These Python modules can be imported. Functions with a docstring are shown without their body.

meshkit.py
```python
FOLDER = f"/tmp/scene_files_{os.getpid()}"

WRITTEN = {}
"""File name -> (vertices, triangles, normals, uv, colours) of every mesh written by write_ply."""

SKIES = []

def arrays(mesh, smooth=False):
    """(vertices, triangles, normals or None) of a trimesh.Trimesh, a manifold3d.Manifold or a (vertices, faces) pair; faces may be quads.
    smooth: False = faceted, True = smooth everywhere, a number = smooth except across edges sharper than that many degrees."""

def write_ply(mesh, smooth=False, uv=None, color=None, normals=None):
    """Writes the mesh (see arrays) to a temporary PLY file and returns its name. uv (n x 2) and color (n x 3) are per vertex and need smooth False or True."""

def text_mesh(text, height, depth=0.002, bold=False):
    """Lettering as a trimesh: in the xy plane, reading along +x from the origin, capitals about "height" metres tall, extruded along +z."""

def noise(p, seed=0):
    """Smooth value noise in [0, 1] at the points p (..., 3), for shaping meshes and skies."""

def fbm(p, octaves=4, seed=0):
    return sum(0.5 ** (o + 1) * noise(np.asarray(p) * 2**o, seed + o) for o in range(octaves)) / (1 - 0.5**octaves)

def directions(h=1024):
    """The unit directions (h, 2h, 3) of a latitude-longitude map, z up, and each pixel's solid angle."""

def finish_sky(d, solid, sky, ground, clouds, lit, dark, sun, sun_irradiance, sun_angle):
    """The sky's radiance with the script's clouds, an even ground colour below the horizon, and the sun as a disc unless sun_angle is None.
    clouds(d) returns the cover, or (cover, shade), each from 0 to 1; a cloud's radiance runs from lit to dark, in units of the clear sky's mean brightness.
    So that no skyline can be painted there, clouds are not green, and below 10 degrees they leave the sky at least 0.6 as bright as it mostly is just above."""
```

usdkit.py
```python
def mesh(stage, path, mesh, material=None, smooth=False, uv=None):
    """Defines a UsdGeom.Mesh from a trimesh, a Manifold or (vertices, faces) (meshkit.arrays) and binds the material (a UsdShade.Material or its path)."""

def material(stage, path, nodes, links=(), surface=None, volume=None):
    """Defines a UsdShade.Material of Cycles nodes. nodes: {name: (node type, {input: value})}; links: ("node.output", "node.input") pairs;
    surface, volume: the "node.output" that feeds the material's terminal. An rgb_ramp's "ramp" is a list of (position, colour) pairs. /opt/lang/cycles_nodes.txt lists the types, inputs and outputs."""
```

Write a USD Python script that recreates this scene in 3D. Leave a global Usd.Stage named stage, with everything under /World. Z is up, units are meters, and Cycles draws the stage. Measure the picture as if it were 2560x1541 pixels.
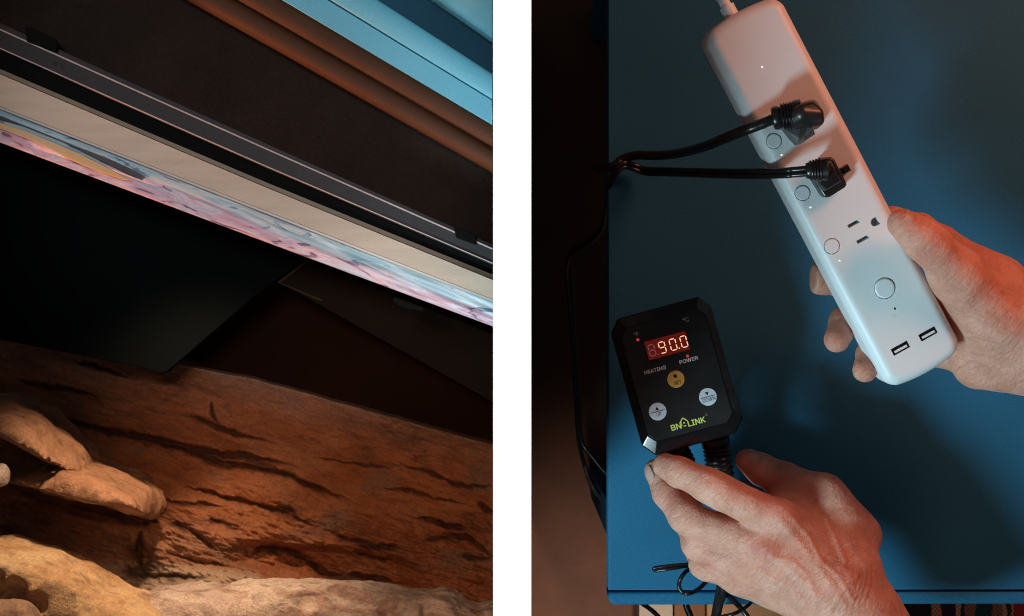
import math, random, numpy as np, trimesh, usdkit, meshkit
from pxr import Usd, UsdGeom, UsdLux, UsdShade, Gf, Sdf, Vt
from scipy import ndimage
from shapely.geometry import Polygon, box as sbox, Point
import manifold3d as m3

random.seed(4); np.random.seed(4)
stage = Usd.Stage.CreateInMemory()
UsdGeom.SetStageUpAxis(stage, UsdGeom.Tokens.z)
UsdGeom.Xform.Define(stage, '/World')
# ------------------------------------------------------------------ camera (looks straight down from 1.6 m)
H, TX = 1.6, 0.34
cam = UsdGeom.Camera.Define(stage, '/World/camera')
cam.CreateHorizontalApertureAttr(36.0); cam.CreateFocalLengthAttr(18 / TX)
cam.CreateExposureAttr(0.0)
cam.AddTranslateOp().Set((0, 0, H))
cam.CreateFStopAttr(32); cam.CreateFocusDistanceAttr(1.03)

# ------------------------------------------------------------------ lamps
def lamp(name, pos, target, col, power, size=None, radius=None, cone=None, soft=0.5):
    l = (UsdLux.RectLight if size else UsdLux.SphereLight).Define(stage, '/World/' + name)
    p, t = np.array(pos, float), np.array(target, float)
    z = p - t; z /= np.linalg.norm(z)
    x = np.cross([0, 0, 1.0] if abs(z[2]) < .95 else [0, 1.0, 0], z); x /= np.linalg.norm(x); y = np.cross(z, x)
    l.AddTransformOp().Set(Gf.Matrix4d(*[float(a) for a in (*x, 0, *y, 0, *z, 0, *p, 1)]))
    l.CreateNormalizeAttr(True); l.CreateIntensityAttr(power); l.CreateColorAttr(Gf.Vec3f(*col))
    if size: l.CreateWidthAttr(size[0]); l.CreateHeightAttr(size[1])
    else: l.CreateRadiusAttr(radius)
    if cone:
        s = UsdLux.ShapingAPI.Apply(l.GetPrim()); s.CreateShapingConeAngleAttr(cone); s.CreateShapingConeSoftnessAttr(soft)
# right half: cool key from the lower left, warm lamp from the right, a small lamp on the floor beside the table
lamp('cool_key_lamp', (-.27, -.46, 1.11), (.20, -.02, .55), (.64, .91, 1.0), 8.6, radius=.085, cone=24, soft=.6)
lamp('warm_room_lamp', (.62, .50, 1.0), (.22, .08, .6), (1.0, .31, .17), 1.12, size=(.25, .25))
lamp('floor_glow_lamp', (.14, -.66, .80), (.12, -.345, 0), (1.0, .72, .52), 6.5, radius=.05, cone=14, soft=1.0)
# left half: heat lamp above the rock, plus added unseen spots for rock, boards and rails
lamp('heat_lamp', (-.22, .13, .445), (-.30, -.20, .33), (1.0, .68, .42), 2.6, radius=.018, cone=31, soft=.8)
lamp('added_rock_spot', (-.12, .05, 1.2), (-.14, -.215, .22), (1.0, .56, .31), 4.6, radius=.02, cone=16.5, soft=.85)
lamp('added_board_spot', (-.12, .12, 1.5), (-.19, .145, .5), (1.0, .96, .95), 5.6, radius=.05, cone=13.5, soft=.6)
lamp('added_rail_spot', (-.95, -.30, .523), (-.10, .165, .518), (1.0, .38, .16), 14, radius=.02, cone=8.5, soft=.6)  # added, stands in for warm bounce off the rock

# faint even light of the dark room
dome = UsdLux.DomeLight.Define(stage, '/World/room_light'); dome.CreateIntensityAttr(1.0); dome.CreateColorAttr(Gf.Vec3f(.016, .0155, .015))

# ------------------------------------------------------------------ naming helpers
used = set()
def numbered(path):
    if path not in used:
        used.add(path); return path
    k = 1
    while f'{path}_{k:03d}' in used: k += 1
    used.add(f'{path}_{k:03d}'); return f'{path}_{k:03d}'
def tag(p, label=None, cat=None, group=None, kind=None):
    p = p.GetPrim() if hasattr(p, 'GetPrim') else p
    for k, v in (('label', label), ('category', cat), ('group', group), ('kind', kind)):
        if v: p.SetCustomDataByKey(k, v)
    return p
def thing(name, label, cat, group=None):
    x = UsdGeom.Xform.Define(stage, numbered('/World/' + name))
    return tag(x, label, cat, group)
def obj(name, mesh, mat, parent=None, smooth=35, color=None, label=None):
    root = str(parent.GetPath()) if parent is not None else '/World'
    path = numbered(f'{root}/{name}')
    m = usdkit.mesh(stage, path, mesh, mat, smooth=smooth)
    if color is not None:
        UsdGeom.PrimvarsAPI(m).CreatePrimvar('tint', Sdf.ValueTypeNames.Float3Array, 'vertex').Set(Vt.Vec3fArray.FromNumpy(np.asarray(color, np.float32)))
    p = m.GetPrim()
    if label: p.SetCustomDataByKey('label', label)
    return p

# ------------------------------------------------------------------ picture point -> world point at a distance below the camera
def P(u, v, d):
    s = TX * d / 1280.0
    return np.array([(u - 1280) * s, (770.5 - v) * s, H - d])
def PX(d): return TX * d / 1280.0          # metres per photograph pixel at distance d

# ------------------------------------------------------------------ materials
LK = '/World/Looks'
UsdGeom.Scope.Define(stage, LK)
def M(name, col, col2=None, rough=.5, spec=.5, nscale=40, lo=.35, hi=.65, detail=5, bump=0, bscale=200, bdist=.001, metal=0, coat=0, sss=0, stretch=None, rvar=0, grain=0, **extra):
    n = {'g': ('geometry', {}), 'p': ('principled_bsdf', dict(base_color=col, roughness=rough, specular_ior_level=spec, metallic=metal, coat_weight=coat, **extra))}
    L, src = [], 'g.position'
    if stretch:
        n['mp'] = ('mapping', {'mapping_type': 'point', 'scale': stretch[0], 'rotation': stretch[1]}); L.append(('g.position', 'mp.vector')); src = 'mp.vector'
    if sss:
        n['p'][1].update(subsurface_weight=sss, subsurface_radius=(.006, .0022, .0012), subsurface_scale=1.0, subsurface_method='random_walk')
    if col2 is not None:
        n['n'] = ('noise_texture', {'scale': nscale, 'detail': detail, 'roughness': .6})
        n['r'] = ('rgb_ramp', {'ramp': [(0, col), (lo, col), (hi, col2), (1, col2)]})
        L += [(src, 'n.vector'), ('n.fac', 'r.fac'), ('r.color', 'p.base_color')]
    if grain:
        n['gn'] = ('noise_texture', {'scale': 750, 'detail': 3, 'roughness': .8}); n['gm'] = ('map_range', {'from_min': .3, 'from_max': .7, 'to_min': 1 - grain, 'to_max': 1 + grain})
        n['gx'] = ('vector_math', {'math_type': 'multiply', 'vector1': col}); n['gc'] = ('combine_xyz', {})
        L = [l for l in L if l[1] != 'p.base_color'] + [('g.position', 'gn.vector'), ('gn.fac', 'gm.value')] + [('gm.result', 'gc.' + a_) for a_ in 'xyz'] + [('gc.vector', 'gx.vector2'), ('gx.vector', 'p.base_color')] + ([('r.color', 'gx.vector1')] if col2 is not None else [])
    if rvar:
        n['rn'] = ('noise_texture', {'scale': nscale * .6, 'detail': 4}); n['rm'] = ('map_range', {'from_min': .3, 'from_max': .7, 'to_min': rough - rvar, 'to_max': rough + rvar})
        L += [(src, 'rn.vector'), ('rn.fac', 'rm.value'), ('rm.result', 'p.roughness')]
    if bump:
        n['bn'] = ('noise_texture', {'scale': bscale, 'detail': 6, 'roughness': .65}); n['b'] = ('bump', {'strength': bump, 'distance': bdist})
        L += [(src, 'bn.vector'), ('bn.fac', 'b.height'), ('b.normal', 'p.normal')]
    return usdkit.material(stage, f'{LK}/{name}', n, L, surface='p.BSDF')
def E(name, col, strength):
    return usdkit.material(stage, f'{LK}/{name}', {'e': ('emission', {'color': col, 'strength': strength})}, [], surface='e.emission')

m_white_lit = E('added_white_glow', (1, 1, 1), 1.15)  # glow for the edge of the added divider, no lamp there
m_board = M('divider_grey', (.10, .10, .10), rough=.7)
m_floor = M('floor_wood', (.13, .046, .026), (.09, .032, .018), rough=.6, grain=.25, nscale=14, bump=.3, bscale=90)
m_blue = M('blue_paint', (.016, .132, .250), (.014, .116, .220), rough=.66, spec=.18, grain=.20, nscale=8, bump=.25, bscale=420, bdist=.0006, rvar=.05)
m_white_plastic = M('white_plastic', (.70, .77, .79), (.68, .75, .77), rough=.42, spec=.4, nscale=30, bump=.05, bscale=900, bdist=.0003)
m_black = M('black_plastic', (.012, .012, .012), (.018, .018, .018), rough=.32, spec=.5, nscale=50, rvar=.07)
m_black_gloss = M('black_gloss', (.006, .006, .007), rough=.18, spec=.5, nscale=30, rvar=.05)
m_black_matt = M('black_matt', (.006, .006, .006), rough=.9, spec=.05)
m_black_rubber = M('black_rubber', (.010, .010, .011), rough=.30, spec=.5, nscale=60, rvar=.06)
m_slot = M('slot_dark', (.006, .006, .006), rough=.7)
m_metal = M('port_metal', (.42, .42, .42), rough=.4, metal=.8)
m_grey_plug = M('grey_plug', (.07, .075, .078), (.09, .09, .09), rough=.55, nscale=80)
m_print = M('white_print', (.86, .86, .86), rough=.6)
m_lime = M('lime_print', (.60, .72, .12), rough=.6)
m_amber = M('amber_button', (.75, .40, .08), (.65, .34, .06), rough=.5, nscale=60)
m_pale_button = M('pale_button', (.62, .72, .78), (.55, .66, .73), rough=.5, nscale=60)
m_ink = M('black_ink', (.008, .008, .008), rough=.6)
m_window = usdkit.material(stage, LK + '/display_window', {'p': ('principled_bsdf', {'base_color': (.05, .004, .003), 'roughness': .2, 'emission_color': (1, .05, .03), 'emission_strength': .09})}, [], surface='p.BSDF')
m_digit = E('lit_digit', (1.0, .62, .36), 1.1)
m_digit_off = E('faint_digit', (.85, .42, .38), .16)
m_led_red = E('red_led', (1.0, .06, .03), .55)
m_led_white = E('white_led', (1, 1, 1), .95)

# ------------------------------------------------------------------ mesh helpers
def surface_net(f, lo, hi, h):
    """Closed surface f = 0 as a quad mesh on a grid of step h."""
    lo, hi = np.array(lo, float), np.array(hi, float)
    n = np.ceil((hi - lo) / h).astype(int) + 1
    ax = [lo[k] + h * np.arange(n[k]) for k in range(3)]
    X, Y, Z = np.meshgrid(*ax, indexing='ij')
    val = f(np.stack([X, Y, Z], -1).reshape(-1, 3)).reshape(n)
    return net_from_grid(val, lo, np.array([h, h, h]))
def net_from_grid(val, lo, step):
    val = val.copy(); big = abs(val).max()
    for a in range(3):
        for e in (0, -1):
            s = [slice(None)] * 3; s[a] = e; val[tuple(s)] = np.maximum(val[tuple(s)], 1e-3 * big)
    n = np.array(val.shape); ins = val < 0
    c = [n - 1][0]
    acc, cnt = np.zeros((*c, 3)), np.zeros(tuple(c))
    corners = list(np.ndindex(2, 2, 2))
    def cv(o): return val[o[0]:o[0] + c[0], o[1]:o[1] + c[1], o[2]:o[2] + c[2]]
    for a in corners:
        for k in range(3):
            if a[k] == 0:
                b = list(a); b[k] = 1
                va, vb = cv(a), cv(b); x = (va < 0) != (vb < 0)
                t = np.where(x, va / np.where(x, va - vb, 1), 0)
                for q in range(3):
                    acc[..., q] += np.where(x, a[q] + (t if q == k else 0), 0)
                cnt += x
    act = cnt > 0
    idx = -np.ones(tuple(c), int); idx[act] = np.arange(act.sum())
    base = np.stack(np.nonzero(act), 1)
    V = lo + (base + acc[act] / cnt[act][:, None]) * step
    F = []
    for k in range(3):
        i, j = (k + 1) % 3, (k + 2) % 3
        s0, s1 = [slice(None)] * 3, [slice(None)] * 3
        s0[k], s1[k] = slice(0, -1), slice(1, None)
        a, b = ins[tuple(s0)], ins[tuple(s1)]
        for flip, m in ((False, a & ~b), (True, ~a & b)):
            p = np.stack(np.nonzero(m), 1)
            p = p[(p[:, i] > 0) & (p[:, j] > 0) & (p[:, i] < n[i] - 1) & (p[:, j] < n[j] - 1)]
            def g(di, dj):
                q = p.copy(); q[:, i] -= di; q[:, j] -= dj; return idx[q[:, 0], q[:, 1], q[:, 2]]
            qd = np.stack([g(1, 1), g(0, 1), g(0, 0), g(1, 0)], 1)
            F.append(qd[:, ::-1] if flip else qd)
    F = np.vstack(F); F = F[(F >= 0).all(1)]
    return V, np.vstack([F[:, [0, 1, 2]], F[:, [0, 2, 3]]])
def cone_sdf(p, a, b, ra, rb):
    ba = b - a; t = np.clip(((p - a) @ ba) / max(ba @ ba, 1e-12), 0, 1)
    return np.linalg.norm(p - a - t[:, None] * ba, axis=1) - (ra + (rb - ra) * t)
def smin(a, b, k):
    h = np.clip(.5 + .5 * (b - a) / k, 0, 1)
    return b + (a - b) * h - k * h * (1 - h)
def spline(pts, n=10):
    """Catmull-Rom through the points."""
    p = np.array(pts, float); p = np.vstack([2 * p[0] - p[1], p, 2 * p[-1] - p[-2]]); out = []
    for i in range(1, len(p) - 2):
        for t in np.linspace(0, 1, n, endpoint=False):
            a, b, c, d = p[i - 1:i + 3]
            out.append(.5 * (2 * b + (c - a) * t + (2 * a - 5 * b + 4 * c - d) * t * t + (3 * b - a - 3 * c + d) * t ** 3))
    return np.array(out + [p[-2]])
def tube(pts, r, sides=14):
    p = np.asarray(pts, float); t = np.gradient(p, axis=0); t /= np.linalg.norm(t, axis=1, keepdims=True) + 1e-12
    a = np.zeros_like(p); ref = np.cross(t[0], [0, 0, 1.0]); ref = ref if np.linalg.norm(ref) > .1 else np.cross(t[0], [1.0, 0, 0])
    for i in range(len(p)):
        ref = ref - t[i] * (ref @ t[i]); ref /= np.linalg.norm(ref); a[i] = ref
    b = np.cross(t, a); ang = np.arange(sides) * 2 * np.pi / sides; r = np.broadcast_to(r, (len(p),))
    v = (p[:, None] + r[:, None, None] * (np.cos(ang)[None, :, None] * a[:, None] + np.sin(ang)[None, :, None] * b[:, None])).reshape(-1, 3)
    f = []
    for i in range(len(p) - 1):
        for j in range(sides):
            q = [i * sides + j, i * sides + (j + 1) % sides, (i + 1) * sides + (j + 1) % sides, (i + 1) * sides + j]
            f += [[q[0], q[1], q[2]], [q[0], q[2], q[3]]]
    v = np.vstack([v, p[0] - t[0] * r[0] * .3, p[-1] + t[-1] * r[-1] * .3]); e = len(v)
    for j in range(sides):
        f += [[e - 2, (j + 1) % sides, j], [e - 1, (len(p) - 1) * sides + j, (len(p) - 1) * sides + (j + 1) % sides]]
    m = trimesh.Trimesh(v, f, process=False)
    return m
def pxtube(pts, r, n=10, sides=14):
    return tube(spline([P(*q) for q in pts], n), r, sides)
def prism(poly, z0, z1, bevel=0, steps=4, both=False):
    """A shapely polygon (world x, y) between z0 and z1 with a rounded upper edge."""
    poly = poly.buffer(0)
    if bevel <= 0:
        m = trimesh.creation.extrude_polygon(poly, z1 - z0, engine='earcut'); m.apply_translation([0, 0, z0]); return m
    rings = [(0.0, z0), (0.0, z1 - bevel)]
    rings += [(bevel * (1 - math.cos(a)), z1 - bevel + bevel * math.sin(a)) for a in np.linspace(0, math.pi / 2, steps + 1)[1:]]
    if both: rings = [(b, z0 + z1 - z) for b, z in rings[:1:-1]] + [(0.0, z0 + bevel)] + rings[1:]
    N = 160; P0 = poly.exterior; base = [P0.interpolate(i / N, normalized=True) for i in range(N)]
    # ring points: corners kept, offset along the local normal
    pts = np.array(P0.coords)[:-1]
    if Polygon(pts).exterior.is_ccw is False: pts = pts[::-1]
    e = np.roll(pts, -1, 0) - pts; e /= np.linalg.norm(e, axis=1, keepdims=True) + 1e-12
    nrm = np.stack([-e[:, 1], e[:, 0]], 1); pn = np.roll(nrm, 1, 0)
    mit = nrm + pn; mit /= np.maximum((mit * nrm).sum(1, keepdims=True), .25)
    L = len(pts)
    v = np.vstack([np.c_[pts + mit * b, np.full(L, z)] for b, z in rings]); f = []
    for k in range(len(rings) - 1):
        for i in range(L):
            a, b2 = k * L + i, k * L + (i + 1) % L
            f += [[a, b2, b2 + L], [a, b2 + L, a + L]]
    import mapbox_earcut as ear
    top = (len(rings) - 1) * L
    tri = ear.triangulate_float64(v[top:, :2], np.array([L], np.uint32)).reshape(-1, 3)
    f = np.vstack([f, tri + top, tri[:, ::-1]])
    return trimesh.Trimesh(v, f, process=False)
def pxpoly(pts, d): return Polygon([P(u, v, d)[:2] for u, v in pts])
def rpoly(w, h, r, n=6, cham=False):
    """Rounded rectangle about the origin."""
    pts = []
    for cx, cy, a0 in ((w / 2 - r, h / 2 - r, 0), (-w / 2 + r, h / 2 - r, 90), (-w / 2 + r, -h / 2 + r, 180), (w / 2 - r, -h / 2 + r, 270)):
        for a in np.linspace(a0, a0 + 90, n + 1): pts.append((cx + r * math.cos(math.radians(a)), cy + r * math.sin(math.radians(a))))
    return Polygon(pts)
def place(mesh, origin, ang, tilt=None):
    m = mesh.copy(); c, s = math.cos(ang), math.sin(ang)
    T = np.eye(4); T[:2, :2] = [[c, -s], [s, c]]
    if tilt is not None: T = T @ tilt
    T[:3, 3] = origin; m.apply_transform(T); return m
def cat(*ms): return trimesh.util.concatenate(list(ms))

# ================================================================== SETTING
XW = 0.01265                                                   # half thickness of the added dividing board (its top is 1 m below the camera)
tag(obj('floor', (lambda m: (m.apply_translation([0, 0, -.02]), m)[1])(trimesh.creation.box((3.0, 3.0, .04))), m_floor), kind='structure')
pt = thing('added_divider', 'added upright divider board, its white edge made to glow, filling the gap between the two halves', 'added divider')
ZT = .83; XT = 47.6 * PX(H - ZT)  # height of the added board, set so it shades the upper table
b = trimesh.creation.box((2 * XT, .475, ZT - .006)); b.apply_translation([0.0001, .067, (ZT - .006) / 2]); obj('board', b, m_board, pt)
b = trimesh.creation.box((2 * XT, .475, .006)); b.apply_translation([0.0001, .067, ZT - .003]); obj('added_glow_edge', b, m_white_lit, pt)  # emissive top stands in for a plain white gap

# ================================================================== RIGHT HALF: table, rug, planks
DT = 1.10
def prect(u0, v0, u1, v1, d): return pxpoly([(u0, v0), (u1, v0), (u1, v1), (u0, v1)], d)
tb = thing('table', 'dark blue painted wooden table top with a grooved front edge', 'table')
zt = H - DT
q = pxpoly([(1521, -860), (2900, -860), (2900, 1474), (1521, 1476)], DT)
obj('table_top', prism(q, zt - .022, zt, .0009, 3), m_blue, tb)
g0 = P(1521, 1481, DT); g1 = P(2900, 1479, DT); g2 = P(2900, 1511, DT); g3 = P(1521, 1514, DT)
r = .0055
edge = Polygon([g0[:2], (g3[0], g3[1] + r)] + [(g3[0] + r - r * math.cos(a), g3[1] + r - r * math.sin(a)) for a in np.linspace(.2, math.pi / 2, 6)] + [g2[:2], g1[:2]])
obj('front_edge', prism(edge, zt - .022, zt - .0006, .0024, 5), m_blue, tb)
q = pxpoly([(1526, -850), (2900, -850), (2900, 1500), (1526, 1500)], DT)
obj('underside', prism(q, zt - .030, zt - .0222), m_blue, tb)
for (x, y) in ((P(1550, 0, DT)[0] + .02, .30), (P(1550, 0, DT)[0] + .02, P(0, 1440, DT)[1] + .01), (.5, .30)):
    b = trimesh.creation.box((.03, .03, zt - .030)); b.apply_translation([x, y, (zt - .030) / 2]); obj('leg', b, m_blue, tb)

# patterned rug on the floor
def rug_material():
    n = {'g': ('geometry', {}), 's': ('separate_xyz', {}), 'p': ('principled_bsdf', {'roughness': .95, 'specular_ior_level': .1}),
         'w': ('noise_texture', {'scale': 60, 'detail': 3}), 'a': ('math', {'math_type': 'multiply_add', 'value2': .012, 'value3': -.006}), 'x': ('math', {'math_type': 'add'}),
         'mr': ('map_range', {'from_min': P(2270, 0, 1.59)[0], 'from_max': P(2560, 0, 1.59)[0], 'to_min': 0, 'to_max': 1, 'clamp': True}),
         'r': ('rgb_ramp', {'interpolate': False, 'ramp': [(0, (.016, .02, .034)), (.20, (.30, .20, .15)), (.27, (.02, .02, .04)), (.40, (.34, .27, .22)), (.44, (.02, .03, .03)), (.48, (.16, .12, .085)), (.58, (.012, .05, .075)), (.72, (.16, .12, .085)), (.80, (.30, .24, .18)), (.84, (.03, .035, .03)), (.88, (.28, .24, .2)), (.90, (.24, .035, .04)), (1, (.24, .035, .04))]}),
         'c': ('checker_texture', {'scale': 420, 'color1': (1, 1, 1), 'color2': (.62, .62, .62)}), 'm': ('mix_color', {'blend_type': 'multiply', 'fac': 1.0}),
         'bn': ('noise_texture', {'scale': 500, 'detail': 2}), 'b': ('bump', {'strength': .6, 'distance': .002})}
    L = [('g.position', 's.vector'), ('g.position', 'w.vector'), ('w.fac', 'a.value1'), ('s.x', 'x.value1'), ('a.value', 'x.value2'), ('x.value', 'mr.value'), ('mr.result', 'r.fac'), ('r.color', 'm.a'),
         ('g.position', 'c.vector'), ('c.color', 'm.b'), ('m.result', 'p.base_color'), ('g.position', 'bn.vector'), ('bn.fac', 'b.height'), ('b.normal', 'p.normal')]
    return usdkit.material(stage, LK + '/rug_weave', n, L, surface='p.BSDF')
q = pxpoly([(2215, 1420), (2700, 1420), (2700, 1900), (2215, 1900)], 1.59)
tag(obj('rug', prism(q, .0005, .010, .003, 3), rug_material()), 'patterned woven rug with red field and navy border under the table front', 'rug')
m_plank_white = M('plank_white', (.62, .60, .56), (.52, .50, .46), rough=.6, nscale=30)
m_plank_brown = M('plank_brown', (.26, .115, .045), (.19, .08, .03), rough=.55, nscale=25, stretch=((1, .12, 1), (0, 0, 0)))
m_plank_tan = M('plank_tan', (.50, .33, .20), (.42, .27, .155), rough=.55, nscale=20, stretch=((1, .12, 1), (0, 0, 0)))
for u0, u1, hz, mt, lab in ((1597, 1683, .06, m_plank_white, 'white plank on the floor, leftmost of the planks below the table front'), (1685, 1764, .05, m_plank_brown, 'narrow brown plank on the floor below the table front'), (1767, 2190, .055, m_plank_tan, 'wide tan plank on the floor between brown plank and rug')):
    d = H - hz; a, b2 = P(u0, 1440, d), P(u1, 1800, d)
    tag(obj('plank', prism(sbox(a[0], b2[1], b2[0], a[1]), .001, hz, .002, 2), mt), lab, 'plank')

# ================================================================== frames for things that are held
class Frame:
    def __init__(s, u, v, d, ang, tx=0.0, ty=0.0):
        s.o = P(u, v, d); R = trimesh.transformations.rotation_matrix
        s.R = (R(ang, [0, 0, 1]) @ R(tx, [1, 0, 0]) @ R(ty, [0, 1, 0]))[:3, :3]; s.k = PX(d)
    def loc(s, u, v, z=0.0):
        """Where the sight line through a photograph point meets the frame's plane, in the frame's own x, y."""
        e = np.array([0, 0, H]); r = P(u, v, 1.0) - e; n = s.R[:, 2]
        p = e + r * ((s.o + n * z - e) @ n) / (r @ n); return (s.R.T @ (p - s.o))[:2]
    def put(s, mesh):
        m = mesh.copy() if hasattr(mesh, 'copy') else mesh
        m.vertices = np.asarray(m.vertices) @ s.R.T + s.o; return m
    def w(s, x, y, z=0.0): return s.R @ np.array([x, y, z]) + s.o
def disc(x, y, r, z0, z1, bevel=0, n=36):
    return prism(Polygon([(x + r * math.cos(a), y + r * math.sin(a)) for a in np.arange(n) * 2 * math.pi / n]), z0, z1, bevel, 3)
def ring(x, y, r0, r1, z0, z1, n=40):
    p = Point(x, y).buffer(r1, n // 4).difference(Point(x, y).buffer(r0, n // 4)); m = trimesh.creation.extrude_polygon(p, z1 - z0, engine='earcut'); m.apply_translation([0, 0, z0]); return m
def bar(x0, y0, x1, y1, w, z0, z1):
    a, b = np.array([x0, y0]), np.array([x1, y1]); t = b - a; L = np.linalg.norm(t); t /= L; n = np.array([-t[1], t[0]]) * w / 2
    return prism(Polygon([a + n, b + n, b - n, a - n]).buffer(0), z0, z1)
def words(t, x, y, h, z, depth=.00015, width=None, center=False, bold=False):
    m = meshkit.text_mesh(t, h, depth, bold); w = m.bounds[1][0] - m.bounds[0][0]
    if width: m.vertices[:, 0] *= width / w; w = width
    m.apply_translation([x - (w / 2 if center else 0), y, z]); return m
def tomani(m): return m3.Manifold(m3.Mesh(vert_properties=np.asarray(m.vertices, np.float32), tri_verts=np.asarray(m.faces, np.uint32)))
def frommani(m): q = m.to_mesh(); return trimesh.Trimesh(q.vert_properties[:, :3], q.tri_verts, process=False)

# ------------------------------------------------------------------ power strip
S = Frame(2090, 487, .930, math.radians(28.9), tx=math.radians(5.5))
k = S.k; SW, SL, ST = 217 * k, 1004 * k, .028
def strip_outline(w, h, r, bow):
    p = []
    for cx, cy, a0 in ((w / 2 - r, h / 2 - r, 0), (-w / 2 + r, h / 2 - r, 90)):
        for a in np.linspace(a0, a0 + 90, 9): p.append((cx + r * math.cos(math.radians(a)), cy + r * math.sin(math.radians(a))))
        if a0 == 0: p += [(x, h / 2) for x in np.linspace(w / 2 - r, -w / 2 + r, 14)[1:-1]]
    for cx, cy, a0 in ((-w / 2 + r, -h / 2 + r, 180), (w / 2 - r, -h / 2 + r, 270)):
        for a in np.linspace(a0, a0 + 90, 9): p.append((cx + r * math.cos(math.radians(a)), cy + r * math.sin(math.radians(a))))
        if a0 == 180: p += [(x, -h / 2) for x in np.linspace(-w / 2 + r, w / 2 - r, 14)[1:-1]]
    out = []
    for x, y in p:
        t = max(0, abs(y) - (h / 2 - 3 * r)) / (3 * r)
        out.append((x, y + math.copysign(bow * (1 - (2 * x / w) ** 2) * t, y)))
    return Polygon(out)
body = prism(strip_outline(SW, SL, .0078, .0035), -ST, 0, .0072, 7, both=True)
ps = thing('power_strip', 'white power strip lying tilted in a hand, with two black plugs in it', 'power strip')
cut = []
def sl(u, v): return S.loc(u, v)
for (u, v, L_, W_) in ((2134, 560, 31, 9), (2157, 599, 33, 9)):
    x, y = sl(u, v); b = trimesh.creation.box((L_ * k, W_ * k, .02)); b.apply_translation([x, y, 0]); cut.append(b)
x, y = sl(2187, 556)
cut.append(prism(Point(x, y).buffer(10.5 * k).union(sbox(x, y - 10.5 * k, x + 11 * k, y + 10.5 * k)).simplify(1e-5), -.01, .01))
x, y = sl(2238, 772); cut.append(disc(x, y, 3.2 * k, -.01, .01, n=16))
usb = [sl(2251, 871), sl(2320, 835)]
for x, y in usb:
    b = trimesh.creation.box((47 * k, 19 * k, .012)); b.apply_translation([x, y, 0]); cut.append(b)
btn = [(1935, 353, 18.5), (2007, 483, 18.5), (2080, 616, 19)]
big = (2212, 721, 26)
for (u, v, r_) in btn + [big]:
    x, y = sl(u, v); cut.append(disc(x, y, (r_ + 1.6) * k, -.0035, .01))
bm = tomani(body)
for c in cut: bm = bm - tomani(c)
obj('body', S.put(frommani(bm)), m_white_plastic, ps, smooth=32)
for x, y in [sl(2134, 560), sl(2157, 599), sl(2187, 556)]:
    b = trimesh.creation.box((36 * k, 24 * k, .001)); b.apply_translation([x, y, -.0106]); obj('socket_contact', S.put(b), m_slot, ps)
for (u, v, r_) in btn:
    x, y = sl(u, v); obj('button', S.put(disc(x, y, r_ * k, -.0034, .0004, .0007)), m_white_plastic, ps)
u, v, r_ = big; x, y = sl(u, v); obj('power_button', S.put(disc(x, y, r_ * k, -.0034, .0009, .0012)), m_white_plastic, ps)
for (u, v) in ((1905, 168), (1954, 388), (2026, 519), (2099, 652)):
    x, y = sl(u, v); obj('indicator_light', S.put(disc(x, y, 2.4 * k, -.001, .0003, n=12)), m_led_white, ps)
x, y = sl(2246, 786); obj('embossed_text', S.put(words('RESET', x, y - 5 * k, 9 * k, -.0001, .00022, center=True)), m_white_plastic, ps)
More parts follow.
